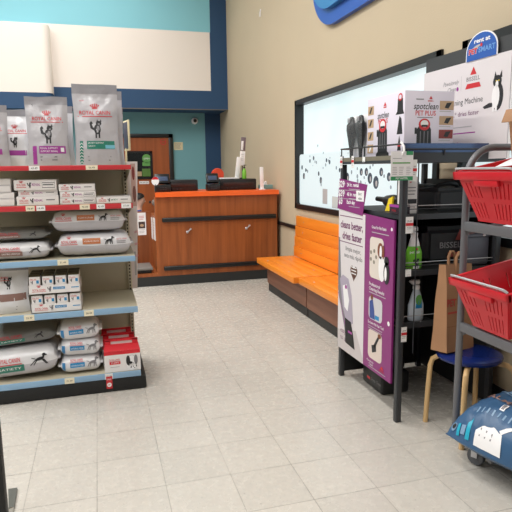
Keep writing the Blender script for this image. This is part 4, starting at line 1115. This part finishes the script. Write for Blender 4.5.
mb.poly(F, [(W2*.82, bh*.38), (W2*.96, bh*.38), (W2*.93, bh*.60), (W2*.88, bh*.65), (W2*.86, bh*.58)], INK, 1); mb.poly(F, [(W2*.84, bh*.14), (W2*.93, bh*.14), (W2*.91, bh*.28), (W2*.885, bh*.36), (W2*.86, bh*.26)], BLACKM, 1); mb.rect(F, W2*.85, bh*.2, W2*.92, bh*.24, RED, 2)
solo('machine_box', mb, 'large white box of a spot cleaning machine on the top tray of the rack', 'box')

# two black tools in clear packs
for (y, l) in ((3.325, 'black brush tool in a clear pack at the far left end of the rack top'), (3.195, 'black brush tool in a clear pack on the rack top next to the white box')):
    t = thing('tool_pack', l, 'tool pack', (1.612, y, zt), R(-84), 'packed brush tools on the rack top')
    part('backing_card', MB().box((0, .022, .145), (.112, .003, .29), WHITE, .001), t)
    mb = MB(); mb.box((0, -.005, .012), (.105, .05, .024), mat('pack_foot_print', (110, 106, 140), .4), .003); mb.rect(FRONT(0, -.031, .0), -.03, .004, .0, .02, ORANGEP, 1); part('card_foot', mb, t)
    mb = MB(); mb.lathe([(.014, .02), (.018, .07), (.036, .15), (.048, .20), (.046, .235), (.03, .25), (.026, .275), (.012, .285)], BLACK, 18, (0, -.008, 0), None, 1, .55); mb.box((0, -.03, .262), (.022, .012, .03), STEEL, .004)
    part('brush_tool', mb, t)
    mb = MB()
    mb.b2((-.054, -.036, .03), (.054, -.0355, .292), CLEARPK); part('clear_cover', mb, t)

# hanging green and white price sheet
t = thing('price_sheet', 'white price sheet with a green bottom band clipped to the rack corner', 'sheet', (1.53, RY0-.03, 1.445), R(4))
mb = MB(); mb.b2((-.068, -.001, -.075), (.068, .001, .075), WHITE); F = FRONT(0, -.001, 0)
mb.rect(F, -.068, -.075, .068, -.054, GREEN, 1); mb.text(F, 'PET HOTEL', 0, -.068, .009, WHITE, 2, w=.075, bold=.02); mb.rect(F, .024, .056, .066, .075, GREEN, 1); mb.rect(F, -.058, .012, .05, .019, DGREEN, 1); mb.lines(F, -.058, .0, .038, 1, .01, GREY, .002, 1)
for q in (-.058, -.018, .026): mb.lines(F, q, q+.03, -.008, 5, .009, LGREY, .003, 1, int(q*1000) % 9)
part('sheet', mb, t)
mb = MB(); mb.tube([(0, -.002, .055), (.002, -.012, .075), (.006, -.004, .10), (.006, .014, .117), (.006, .024, .123)], .006, WHITE, 8); part('clip', mb, t, 'white plastic clip')

# big cleaning machine board at the back of the tray, facing the aisle
t = thing('display_board', 'large white cleaning machine board with a black and white cat on the rack top', 'board', (0, 0, 0))
BX = 2.075
dv = Vector((0.045, -1, 0)).normalized()
F = Fr((BX-.018, 3.215, zt), (dv.x, dv.y, 0), (0, 0, 1)); BW, BH = .745, .55
mb = MB(); mb.prism([(0, 0), (BW, 0), (BW, BH), (0, BH)], F, .012, POSTERW)
mb.text(F, 'Carpet Cleaning Machine', BW*.735, BH*.575, .034, INK, 1, al='R', w=.46); mb.text(F, 'cleans better,* dries faster', BW*.70, BH*.455, .027, PT, 1, al='R', w=.42)
mb.text(F, 'Pawsitively', BW*.36, BH*.80, .026, GREY, 1, w=.14, shear=.25); mb.text(F, 'Clean', BW*.37, BH*.73, .026, GREY, 1, w=.075, shear=.25); mb.ell(F, BW*.445, BH*.745, .010, .012, PURPLE, 2)
mb.rect(F, BW*.485, BH*.72, BW*.488, BH*.87, LGREY, 1)
mb.poly(F, [(BW*.585, BH*.86), (BW*.655, BH*.86), (BW*.62, BH*.94)], RED, 1); mb.text(F, 'BISSELL', BW*.62, BH*.80, .024, GREY, 1, w=.11, bold=.01); mb.poly(F, [(BW*.535, BH*.725), (BW*.71, BH*.725), (BW*.69, BH*.775), (BW*.555, BH*.775)], RED, 1)
mb.lines(F, BW*.40, BW*.64, BH*.335, 1, .02, LGREY, .006, 1); mb.rect(F, BW*.40, BH*.27, BW*.67, BH*.283, PURPLE, 1)
mb.lines(F, BW*.42, BW*.53, BH*.12, 5, .012, LGREY, .004, 1); mb.poly(F, [(BW*.465, BH*.14), (BW*.475, BH*.19), (BW*.485, BH*.14)], PURPLE, 1)
# sitting cat
KF = F; F = Fr(KF(BW*.885, .272), KF.u*1.0, KF.v); _f = F; F = lambda x, y, L=0, _f=_f: _f(x*.68, y*.68, L)
cx, cy_ = 0, 0; e = mb.ell
e(F, cx, cy_+.085, .062, .11, INK, 1); e(F, cx-.01, cy_+.20, .047, .048, INK, 1); e(F, cx-.02, cy_+.085, .042, .09, WHITE, 2); e(F, cx-.012, cy_+.18, .016, .026, WHITE, 2)
for q in (-.048, .006): mb.poly(F, [(cx+q, cy_+.225), (cx+q+.035, cy_+.225), (cx+q+(.012 if q < 0 else .028), cy_+.28)], INK, 1)
mb.poly(F, [(cx-.04, cy_+.01), (cx-.14, cy_-.0), (cx-.16, cy_+.018), (cx-.09, cy_+.042), (cx-.03, cy_+.04)], INK, 1)
for q in (-.05, -.02): mb.rect(F, cx+q, cy_-.03, cx+q+.022, cy_+.05, WHITE, 3)
e(F, cx-.02, cy_+.205, .005, .006, YELLOW, 3, 8); e(F, cx+.008, cy_+.205, .005, .006, YELLOW, 3, 8)
F = KF
e(F, BW*.03, BH*.60, .05, .03, BR, 1)
part('panel', mb, t)
mb = MB(); G2 = Fr((BX-.006, 3.215, zt), (dv.x, dv.y, 0), (0, 0, 1)); mb.prism([(0, 0), (BW+.004, 0), (BW+.004, BH+.085), (0, BH+.085)], G2, .006, mat('board_back_charcoal', (56, 58, 60), .5))
part('back_board', mb, t, 'charcoal back board')
part('edge_pole', MB().tube([F(BW+.012, 0, -8), F(BW+.012, BH+.12, -8)], .006, WHITE, 8), t, 'white edge strip')
t = thing('arched_sign', 'blue arched rental sign with white lettering above the cleaning machine board', 'sign', (0, 0, 0))
F2 = Fr(F(BW*.70, BH-.002, 6), (dv.x, dv.y, 0), (0, 0, 1))
def arch(w, h, n=16): return [(-w, 0), (w, 0)]+[(w*math.cos(R(180*i/n))**1 if True else 0, h*.32+h*.68*math.sin(R(180*i/n))) for i in range(n+1)]
mb = MB(); mb.prism(arch(.124, .146), F2, .003, WHITE); part('border', mb, t, 'white border')
mb = MB(); F3 = Fr(F2(0, 0, 2), F2.u, F2.v); mb.prism(arch(.117, .139), F3, .001, SIGNBLUE)
mb.text(F3, 'rent at', .004, .090, .024, WHITE, 1, w=.125, bold=.03); mb.text(F3, 'PET', -.064, .036, .028, RED, 2, w=.07, bold=.04); mb.text(F3, 'SMART', .044, .036, .028, mat('sign_sky_blue', (110, 160, 220), .4), 2, w=.13, bold=.03)
mb.text(F3, 'PET', -.064, .036, .028, WHITE, 1, w=.074, bold=.07); mb.ell(F3, .0, .074, .009, .010, RED, 2); mb.ell(F3, -.035, .071, .03, .007, LGREY, 1, 14, R(10))
part('face', mb, t)

# ------------------------------------------------------------------ things on the rack's shelves
def spray(loc, label, body, cap, h, w, prints, rz=0):
    t = thing('spray_bottle', label, 'spray bottle', loc, rz)
    mb = MB(); mb.lathe([(w*.37, h*.5), (w*.34, h*.56), (w*.22, h*.70), (w*.19, h*.76)], cap if body is GREENP else body, 22, (0, 0, 0), None, 1, .62); mb.lathe([(w*.46, 0), (w*.5, .008), (w*.5, h*.36), (w*.37, h*.51), (w*.30, h*.512)], body, 22, (0, 0, 0), None, 1, .62)
    prints(mb, lambda x, y, L=0: Vector((x, -w*.5*.62*math.sqrt(max(.02, 1-(x/(w*.5))**2))-L*.0008, y)), w, h)
    part('bottle_body', mb, t)
    mb = MB(); mb.lathe([(w*.2, h*.73), (w*.21, h*.80), (w*.15, h*.83)], cap, 16); mb.box((-.008, 0, h*.90), (w*.52, .026, h*.12), cap, .008); mb.box((-w*.36, 0, h*.915), (.018, .014, .014), cap, .003)
    part('spray_head', mb, t)
    mb = MB(); mb.box((-w*.14, 0, h*.80), (.008, .014, h*.13), cap, .003, rot=Matrix.Rotation(R(20), 4, 'Y')); part('trigger', mb, t)
def pg(mb, fr, w, h):
    mb.text(fr, 'pet stain', -.008, h*.36, .015, WHITE, 1, w=w*.6, bold=.02); mb.ell(fr, .0, h*.455, .008, .006, RED, 1); cat_print(mb, fr, .004, h*.02, h*.24, INK, 1); mb.rect(fr, -w*.2, .003, w*.2, .02, WHITE, 1, 6)
def pb(mb, fr, w, h):
    mb.poly(fr, [(-w*.2, h*.3), (w*.25, h*.3), (w*.2, h*.55), (-w*.1, h*.6)], CYANP, 1, 1); mb.ell(fr, .0, h*.5, .02, .03, DGREEN, 2); mb.lines(fr, -w*.3, w*.3, h*.2, 3, .014, LGREY, .004, 1)
spray((1.692, RY0+.09, .8725), 'lime green spray bottle with a white neck on the middle rack shelf', GREENP, WHITE, .25, .098, pg)
spray((1.722, RY0+.10, .5655), 'pale blue-white spray bottle on the low wire ledge of the rack', CLEARB, WHITE, .25, .098, pb)
t = thing('cleaner_tool', 'black and yellow hand tool lying on the upper rack shelf', 'tool', (1.665, 2.925, 1.1855))
mb = MB(); mb.tube([(0, .15, .062), (0, .06, .060), (0, .03, .056), (0, -.05, .050), (0, -.21, .048)], [.015, .017, .032, .046, .044], BLACK, 14); part('barrel', mb, t)
mb = MB(); mb.add([(-.046, -.09, .075), (-.046, -.135, .09), (-.046, -.12, .005), (-.046, -.05, .002), (-.057, -.09, .075), (-.057, -.135, .09), (-.057, -.12, .005), (-.057, -.05, .002)], [(0, 1, 2, 3), (7, 6, 5, 4), (0, 4, 5, 1), (1, 5, 6, 2), (2, 6, 7, 3), (3, 7, 4, 0)], YELLOW); part('yellow_guard', mb, t, 'yellow guard')
mb = MB(); mb.b2((-.035, -.05, -.0), (.035, .05, .05), mat('dark_pack', (48, 30, 44), .4), .003); F = LEFTF(-.035, 0, 0); mb.rect(F, -.05, .036, .05, .05, PURPLE, 1); mb.text(F, 'TOOL', .0, .012, .012, RED, 1)
solo('tool_carton', mb, 'small dark carton with a purple edge on the upper rack shelf near the poster', 'carton', (1.60, 2.70, 1.1855))
mb = MB(); mb.b2((-.035, 0, 0), (.035, .1, .20), CARTON, .002); F = FRONT(0, 0, 0); mb.ell(F, -.015, .175, .007, .007, RED, 1); mb.lines(F, -.03, .02, .14, 3, .018, GREY, .005, 1); mb.rect(F, -.03, .055, .025, .08, INK, 1); mb.text(F, 'Pro', 0, .03, .016, GREY, 1); mb.rect(F, .029, 0, .035, .2, mat('carton_blue_edge', (110, 120, 160), .5), 1)
solo('narrow_box', mb, 'narrow white box with dark print on the upper rack shelf behind the corner post', 'box', (1.655, 2.66, 1.1855))
def softbag(name, label, loc, w, d, h, m, prints=None, rz=0, handle=True):
    t = thing(name, label, 'bag', loc, rz)
    bm = bmesh.new(); bmesh.ops.create_cube(bm, size=1); bmesh.ops.scale(bm, vec=(w, d, h), verts=bm.verts); bmesh.ops.translate(bm, vec=(0, 0, h/2), verts=bm.verts)
    bmesh.ops.bevel(bm, geom=bm.edges[:], offset=min(w, d, h)*.18, segments=3, affect='EDGES'); bmesh.ops.subdivide_edges(bm, edges=bm.edges[:], cuts=2, use_grid_fill=True)
    for v in bm.verts:
        q = v.co; k = noise.noise(q*7+Vector(loc))*.012; n = Vector((q.x/w, q.y/d, (q.z-h/2)/h)); q += n*k*2; q.z = max(0, q.z)
    mb = MB(); mb.bm(bm, m)
    if prints: prints(mb, FRONT(0, -d/2-.008, 0), w, h)
    part('bag_body', mb, t)
    if handle: part('carry_strap', MB().tube([(-w*.3, 0, h*.9), (-w*.2, -.02, h*1.12), (0, -.03, h*1.2), (w*.2, -.02, h*1.12), (w*.3, 0, h*.9)], .012, m, 8), t)
def pbl(mb, fr, w, h):
    mb.text(fr, 'BISSELL', w*.10, h*.46, .035, GREY, 1, w=.17, bold=.015); mb.poly(fr, [(w*.16, h*.66), (w*.36, h*.66), (w*.26, h*.95)], DKRED, 1); mb.rect(fr, w*.0, h*.22, w*.42, h*.34, DKRED, 1)
softbag('tool_bag', 'black soft bag with grey lettering and dark red marks on the middle rack shelf', (1.93, 2.82, .8725), .29, .20, .22, BAGBLK, pbl, handle=False)
softbag('tool_bag', 'black bundled bag with a strap on the upper rack shelf to the right', (2.0, 2.86, 1.1855), .30, .28, .13, BAGBLK)
softbag('tool_bag', 'black rounded pouch at the back right of the upper rack shelf', (2.06, 3.15, 1.1855), .14, .16, .14, BAGBLK, None, 0, False)
mb = MB(); mb.box((0, 0, .11), (.155, .16, .22), SHADEBLUE, .03, seg=3)
t = thing('storage_bin', 'plain dark grey bin on the middle rack shelf behind the lower red basket', 'bin', (2.09, 2.72, .8725))
part('bin_body', MB().box((0, 0, .085), (.15, .14, .17), SHADEBLUE, .015), t); part('bin_rim', MB().box((0, 0, .172), (.158, .15, .016), SHADEBLUE, .006), t)

# ------------------------------------------------------------------ blue stool with a kraft bag on it
SX, SY_ = 1.89, 2.405
t = thing('stool', 'low stool with a navy blue round seat and bent birch legs behind the basket cart', 'stool', (SX, SY_, 0))
part('seat', MB().lathe([(.148, .418), (.167, .424), (.171, .436), (.167, .447), (.148, .454), (.05, .452)], STOOLB, 36, (-.018, 0, 0)), t, 'navy blue round seat')
for a in (135, 225, 315, 45):
    ca, sa = math.cos(R(a)), math.sin(R(a)); pts_ = []
    for r_, z_ in ((.06, .408), (.13, .408), (.175, .402), (.205, .38), (.216, .34), (.224, .20), (.232, .0)): pts_.append((ca*r_, sa*r_, z_))
    part('leg', MB().tube(pts_, .0145, BIRCH, 12), t)
t = thing('paper_bag', 'brown kraft paper bag with red and blue lettering standing on the stool', 'paper bag', (1.815, 2.475, .455), 0, rot=(R(-3), R(4), R(20)))
w, d, h = .24, .10, .465
mb = MB()
vs = []; NU, NV = 8, 12
def kp(x, z, s): return Vector((x*(1-.04*z/h), s*(d/2*(1-.55*z/h))+.006*noise.noise(Vector((x*14, z*10, s))), z))
for s in (-1, 1):
    for j in range(NV+1):
        for i in range(NU+1): vs.append(kp(-w/2+w*i/NU, h*j/NV, s))
n_ = (NU+1)*(NV+1); fs = []
for j in range(NV):
    for i in range(NU):
        a = j*(NU+1)+i; fs.append((a, a+1, a+NU+2, a+NU+1)); fs.append((n_+a+1, n_+a, n_+a+NU+1, n_+a+NU+2))
    for i in (0, NU):
        a = j*(NU+1)+i; q = (n_+a, a, a+NU+1, n_+a+NU+1); fs.append(q if i == 0 else q[::-1])
for i in range(NU): fs.append((i+1, i, n_+i, n_+i+1))
mb.add(vs, fs, KRAFT)
frk = lambda x, y, L=0: kp(x, y, -1)+Vector((0, -.0016*L-.001, 0))
mb.text(frk, 'PET', -.078, .245, .038, mat('kraft_red_print', (186, 70, 62), .6), 2, w=.085, bold=.04); mb.text(frk, 'SMART', .030, .252, .038, mat('kraft_blue_print', (60, 76, 140), .6), 2, w=.11, bold=.03); mb.ell(frk, .03, .305, .06, .010, _mats['kraft_blue_print'], 1, 16, R(-14)); mb.lines(frk, -.115, -.02, .205, 1, .01, _mats['kraft_red_print'], .010)
mb.rect(frk, -w*.49, .135, w*.49, .139, mat('kraft_fold', (150, 110, 78), .8), 1, 6); mb.poly(frk, [(-w*.5, .01), (-w*.42, .135), (-w*.41, .135), (-w*.49, .0)], _mats['kraft_fold'], 1)
part('bag_body', mb, t)
for s in (-1, 1): part('handle', MB().tube([(-.03, s*.022, .42), (-.03, s*.024, .50), (-.012, s*.026, .53), (.012, s*.026, .53), (.03, s*.024, .50), (.03, s*.022, .42)], .008, KRAFT, 8), t)

# ------------------------------------------------------------------ basket cart
t = thing('basket_cart', 'grey tubular cart holding the two red baskets at the right edge of the photo', 'cart', (0, 0, 0))
KX0, KX1, KY0, KY1 = 1.645, 2.11, 1.70, 2.19
def uframe(y):
    P_ = [(KX0, y, .10)]
    P_.append((KX0, y, 1.38))
    for i in range(1, 9):
        a = R(90*i/8); P_.append((KX0+.14-.14*math.cos(a), y, 1.385+.14*math.sin(a)))
    for i in range(0, 9):
        a = R(90*i/8); P_.append((KX1-.14+.14*math.sin(a), y, 1.385+.14*math.cos(a)))
    P_.append((KX1, y, .10))
    return MB().tube(P_, .0165, CARTM, 14)
part('frame_hoop', uframe(KY1), t); part('frame_hoop', uframe(KY0), t)
tl = math.tan(R(11))
for z in (1.163, .678):
    part('side_rail', MB().b2((KX0-.012, KY0, z-.022), (KX0+.012, KY1+.004, z+.022), CARTM, .003), t)
    part('side_rail', MB().b2((KX1-.012, KY0, z-.022+.085), (KX1+.012, KY1, z+.022+.085), CARTM, .003), t)
    mb = MB()
    for y in (KY0+.02, KY1-.02): mb.tube([(KX0, y, z-.03), (KX1, y, z-.03+.085)], .011, CARTM, 10)
    part('cross_bar', mb, t)
    mb = MB(); mb.lathe([(.007, 0), (.005, .006)], STEEL, 8, (KX0+.07, KY1-.05, z-.04), Matrix.Rotation(R(90), 3, 'X')); part('bolt', mb, t)
mb = MB(); 
for x in (KX0+.07, KX1-.04): mb.b2((x-.016, KY0, .10), (x+.016, KY1, .13), CARTM, .003)
for y in (KY0, KY1-.0, (KY0+KY1)/2): mb.b2((KX0, y-.016, .10), (KX1, y+.016, .13), CARTM, .003)
part('base_frame', mb, t)
for x, y in ((KX0+.055, KY1-.095), (KX1-.04, KY1-.04), (KX0+.04, KY0+.04), (KX1-.04, KY0+.04)):
    c = MB(); rr2 = Matrix.Rotation(R(90), 3, 'Y') @ Matrix.Rotation(R(25), 3, 'X')
    c.lathe([(.012, -.014), (.040, -.014), (.043, -.006), (.043, .006), (.040, .014), (.012, .014)], RUBBER, 22, (x, y, .0435), Matrix.Rotation(R(25), 3, 'Z') @ Matrix.Rotation(R(90), 3, 'Y'))
    w_ = part('caster', c, t, 'grey rubber caster')
    f_ = MB(); f_.box((x-.02, y-.008, .072), (.004, .03, .06), STEEL, .001, rz=R(25)); f_.box((x+.02, y+.008, .072), (.004, .03, .06), STEEL, .001, rz=R(25)); f_.box((x, y, .100), (.05, .04, .004), STEEL, .001, rz=R(25)); part('caster_fork', f_, w_)

def basket(loc, tilt, label):
    t = thing('shopping_basket', label, 'basket', loc, 0, 'red baskets on the cart', rot=(0, R(-tilt), 0))
    # local: low aisle side at x=0, depth +x, length along y (0 .. -LY)
    LX, LY, H, ix, iy = .43, .365, .225, .035, .07
    def wall(p0, p1, q0, q1, n_slots, side):
        """slotted wall from bottom edge p0-p1 to rim edge q0-q1"""
        mb = MB(); P0, P1, Q0, Q1 = [Vector(p) for p in (p0, p1, q0, q1)]
        nx = (P1-P0).cross(Q0-P0).normalized()*.0035
        def pt_(u, v): return P0.lerp(P1, u).lerp(Q0.lerp(Q1, u), v)
        # columns: solid strips and slot strips; two bands of slots
        us = [0, .07]
        for k in range(n_slots):
            a = .07+.86*(k+.36)/n_slots; b = .07+.86*(k+.58)/n_slots; us += [a, b]
        us += [1]
        vsplit = [0, .08, .40, .50, .80, 1]
        slot_u = lambda i: i >= 2 and i % 2 == 0 and i < len(us)-2
        grp = lambda i: True
        V_, F_ = [], []
        def quad(u0, u1, v0, v1):
            b = len(V_)
            for (u, v) in ((u0, v0), (u1, v0), (u1, v1), (u0, v1)): V_.append(pt_(u, v)+nx)
            for (u, v) in ((u0, v0), (u1, v0), (u1, v1), (u0, v1)): V_.append(pt_(u, v)-nx)
            F_.extend([(b, b+1, b+2, b+3), (b+7, b+6, b+5, b+4), (b, b+4, b+5, b+1), (b+1, b+5, b+6, b+2), (b+2, b+6, b+7, b+3), (b+3, b+7, b+4, b)])
        for i in range(len(us)-1):
            mid = (us[i]+us[i+1])/2
            is_slot = slot_u(i) and not (.36 < mid < .52)
            for j in range(5):
                if is_slot and j in (1, 3): continue
                quad(us[i], us[i+1], vsplit[j], vsplit[j+1])
        mb.add(V_, F_, BASKET); return mb
    b0, b1, b2_, b3 = (ix, -iy, 0), (ix, -LY+iy, 0), (LX-ix, -LY+iy, 0), (LX-ix, -iy, 0)
    r0, r1, r2, r3 = (0, 0, H), (0, -LY, H), (LX, -LY, H), (LX, 0, H)
    for a, b, c, d, n in ((b0, b1, r0, r1, 11), (b1, b2_, r1, r2, 11), (b2_, b3, r2, r3, 11), (b3, b0, r3, r0, 11)): part('side_wall', wall(a, b, c, d, n, 0), t)
    part('bottom', MB().b2((ix-.004, -LY+iy-.004, 0), (LX-ix+.004, -iy+.004, .006), BASKET), t)
    mb = MB()
    o_ = .014
    for lo, hi in (((-o_, -LY-o_, H-.030), (.004, o_, H+.006)), ((LX-.004, -LY-o_, H-.030), (LX+o_, o_, H+.006)), ((-o_, -LY-o_, H-.030), (LX+o_, -LY+.004, H+.006)), ((-o_, -.004, H-.030), (LX+o_, o_, H+.006))): mb.b2(lo, hi, BASKET, .004)
    mb.b2((-.012, -.27, H-.058), (.012, -.12, H-.030), BASKET, .004)
    part('rim', mb, t)
    mb = MB()
    mb.tube([(-.002, .0, H+.008), (-.010, -.012, H+.020), (-.010, -.05, H+.021), (-.010, -LY+.05, H+.021), (-.010, -LY+.012, H+.020), (-.002, -LY, H+.008)], .0055, STEEL, 10)
    part('wire_handle', mb, t, 'steel wire handle lying on the rim')
    mb = MB(); mb.tube([(LX+.002, .0, H+.008), (LX+.010, -.012, H+.020), (LX+.010, -LY+.012, H+.020), (LX+.002, -LY, H+.008)], .0055, STEEL, 10)
    part('wire_handle', mb, t, 'steel wire handle lying on the rim')
basket((1.603, 2.150, 1.190), 11, 'upper red slotted shopping basket holding a brown box on the grey cart')
basket((1.603, 2.150, .705), 11, 'lower red slotted shopping basket lying empty on the grey cart')
t = thing('cardboard_box', 'brown cardboard box standing in the upper red basket', 'box', (1.90, 1.975, 1.262), R(14), rot=(0, R(-11), R(8)))
mb = MB(); mb.box((0, 0, .21), (.17, .18, .42), KRAFT, .003); part('carton_body', mb, t)
mb = MB(); mb.box((-.11, 0, .417), (.06, .18, .004), KRAFT, .001, rot=Matrix.Rotation(R(-55), 4, 'Y')); part('flap', mb, t)
mb = MB(); mb.box((0, 0, 0), (.16, .16, .003), WHITE, .001, rot=Matrix.Rotation(R(-16), 4, 'Y') @ Matrix.Rotation(R(20), 4, 'Z'))
solo('paper_sheet', mb, 'white paper sheet lying on the rim of the upper red basket', 'paper', (1.72, 1.93, 1.462))

# ------------------------------------------------------------------ big blue bag on the cart base
def bluebag():
    t = thing('pet_food_sack', 'large blue pet food sack with a white corner patch lying on the cart base', 'sack', (1.862, 1.965, .131), R(0), rot=(0, 0, R(14)))
    L_, W_b, H = .56, .50, .225
    def p(u, v, top, L=0):
        # u along x -1..1, v along y -1..1
        e = max(0, (1-abs(u)**3.2))**.55*max(0, (1-abs(v)**3.0))**.55
        n = noise.noise(Vector((u*3.1, v*3.1, 2)))*.020+(.5-abs(noise.noise(Vector((u*5, v*5, 8)))))*.022+noise.noise(Vector((u*11, v*11, 5)))*.006
        x = u*L_/2*(1-.05*v*v); y = v*W_b/2*(1-.05*u*u)
        zb = .10*max(0, 1-e*1.6)*.8
        z = (.036+.189*e+n*e) if top else (.034-.032*min(1, e*1.6))
        return Vector((x, y, z+L*.0016))
    N_ = 34; vs = []; ft = []; fb_ = []
    for top in (True, False):
        for j in range(N_+1):
            for i in range(N_+1): vs.append(p(-1+2*i/N_, -1+2*j/N_, top))
    m_ = (N_+1)**2
    for j in range(N_):
        for i in range(N_):
            a = j*(N_+1)+i; ft.append((a, a+1, a+N_+2, a+N_+1)); fb_.append((m_+a+1, m_+a, m_+a+N_+1, m_+a+N_+2))
    edge = []
    for k in range(N_):
        for a, b in ((k, k+1), (N_*(N_+1)+k+1, N_*(N_+1)+k), ((k+1)*(N_+1), k*(N_+1)), (k*(N_+1)+N_, (k+1)*(N_+1)+N_)): edge.append((b, a, m_+a, m_+b))
    mb = MB(); mb.add(vs, ft+fb_+edge, BLUEBAG)
    fr = lambda x, y, L=0: p(x/(L_/2), y/(W_b/2), True, L)
    mb.poly(fr, [(-.279, .075), (-.258, .08), (-.245, .05), (-.236, .0), (-.246, -.05), (-.279, -.07)], WHITE, 2, 9); mb.poly(fr, [(-.278, .128), (-.25, .13), (-.232, .112), (-.278, .105)], CYANBAG, 2, 5)
    mb.poly(fr, [(-.278, .165), (-.255, .168), (-.255, .185), (-.278, .182)], CYANBAG, 2, 5); mb.poly(fr, [(-.275, .135), (-.258, .135), (-.258, .16), (-.275, .16)], BLUEBAGL, 2, 5)
    mb.ell(fr, -.262, .207, .012, .016, BLUEBAGL, 2); mb.ell(fr, -.262, .207, .008, .011, INK, 3)
    mb.poly(fr, [(-.238, -.03), (-.19, -.13), (-.14, -.22), (-.152, -.22), (-.203, -.13), (-.246, -.045)], WHITE, 2, 7)
    mb.lines(fr, -.268, -.25, .05, 3, .03, GREY, .006, 3)
    for i, (s_, x, y, h_, m2) in enumerate((('HEALTHY', -.02, .02, .045, BLUEBAGL), ('WEIGHT', .05, .02, .045, BLUEBAGL), ('SALMON', -.10, .05, .03, BROWNP), ('ADULT', .12, .02, .04, BLUEBAGL))):
        mb.text(fr, s_, x, y, h_, m2, 2.2, w=.24, rot=R(-90), bold=.02)
    mb.lines(fr, -.20, -.17, .12, 8, .028, BLUEBAGL, .008, 1)
    mb.rect(fr, -.165, .005, -.125, .03, WHITE, 2, 8, 5); mb.rect(fr, -.160, .010, -.130, .025, GREY, 2.8, 8, 4)
    part('sack_body', mb, t)
    return t
bluebag()

# ------------------------------------------------------------------ light: rows of fluorescent fixtures under the store ceiling
def area(x, y, z, sx, sy, e, c=(1, .985, .96), rot=(0, 0, 0)):
    l = bpy.data.lights.new('ceiling_light', 'AREA'); l.shape = 'RECTANGLE'; l.size = sx; l.size_y = sy; l.energy = e; l.color = c
    o = bpy.data.objects.new('ceiling_light', l); COL.objects.link(o); o.location = (x, y, z); o.rotation_euler = rot
for x, e in ((-4.6, 75), (-2.2, 75), (-.3, 75)):
    for y, q in ((-2.2, .55), (1.6, 1.0), (5.4, 1.38)): area(x, y, 4.93, .35, 3.2, e*q)
area(-.5, 8.6, 4.93, 3.0, .35, 40)
wd = bpy.data.worlds.new('world'); sc.world = wd; wd.use_nodes = True
wd.node_tree.nodes['Background'].inputs[0].default_value = (1, .985, .965, 1); wd.node_tree.nodes['Background'].inputs[1].default_value = .12
vs_ = sc.view_settings; vs_.view_transform = 'Standard'; vs_.look = 'None'; vs_.gamma = 1; vs_.exposure = 0.0
sc.display_settings.display_device = 'sRGB'
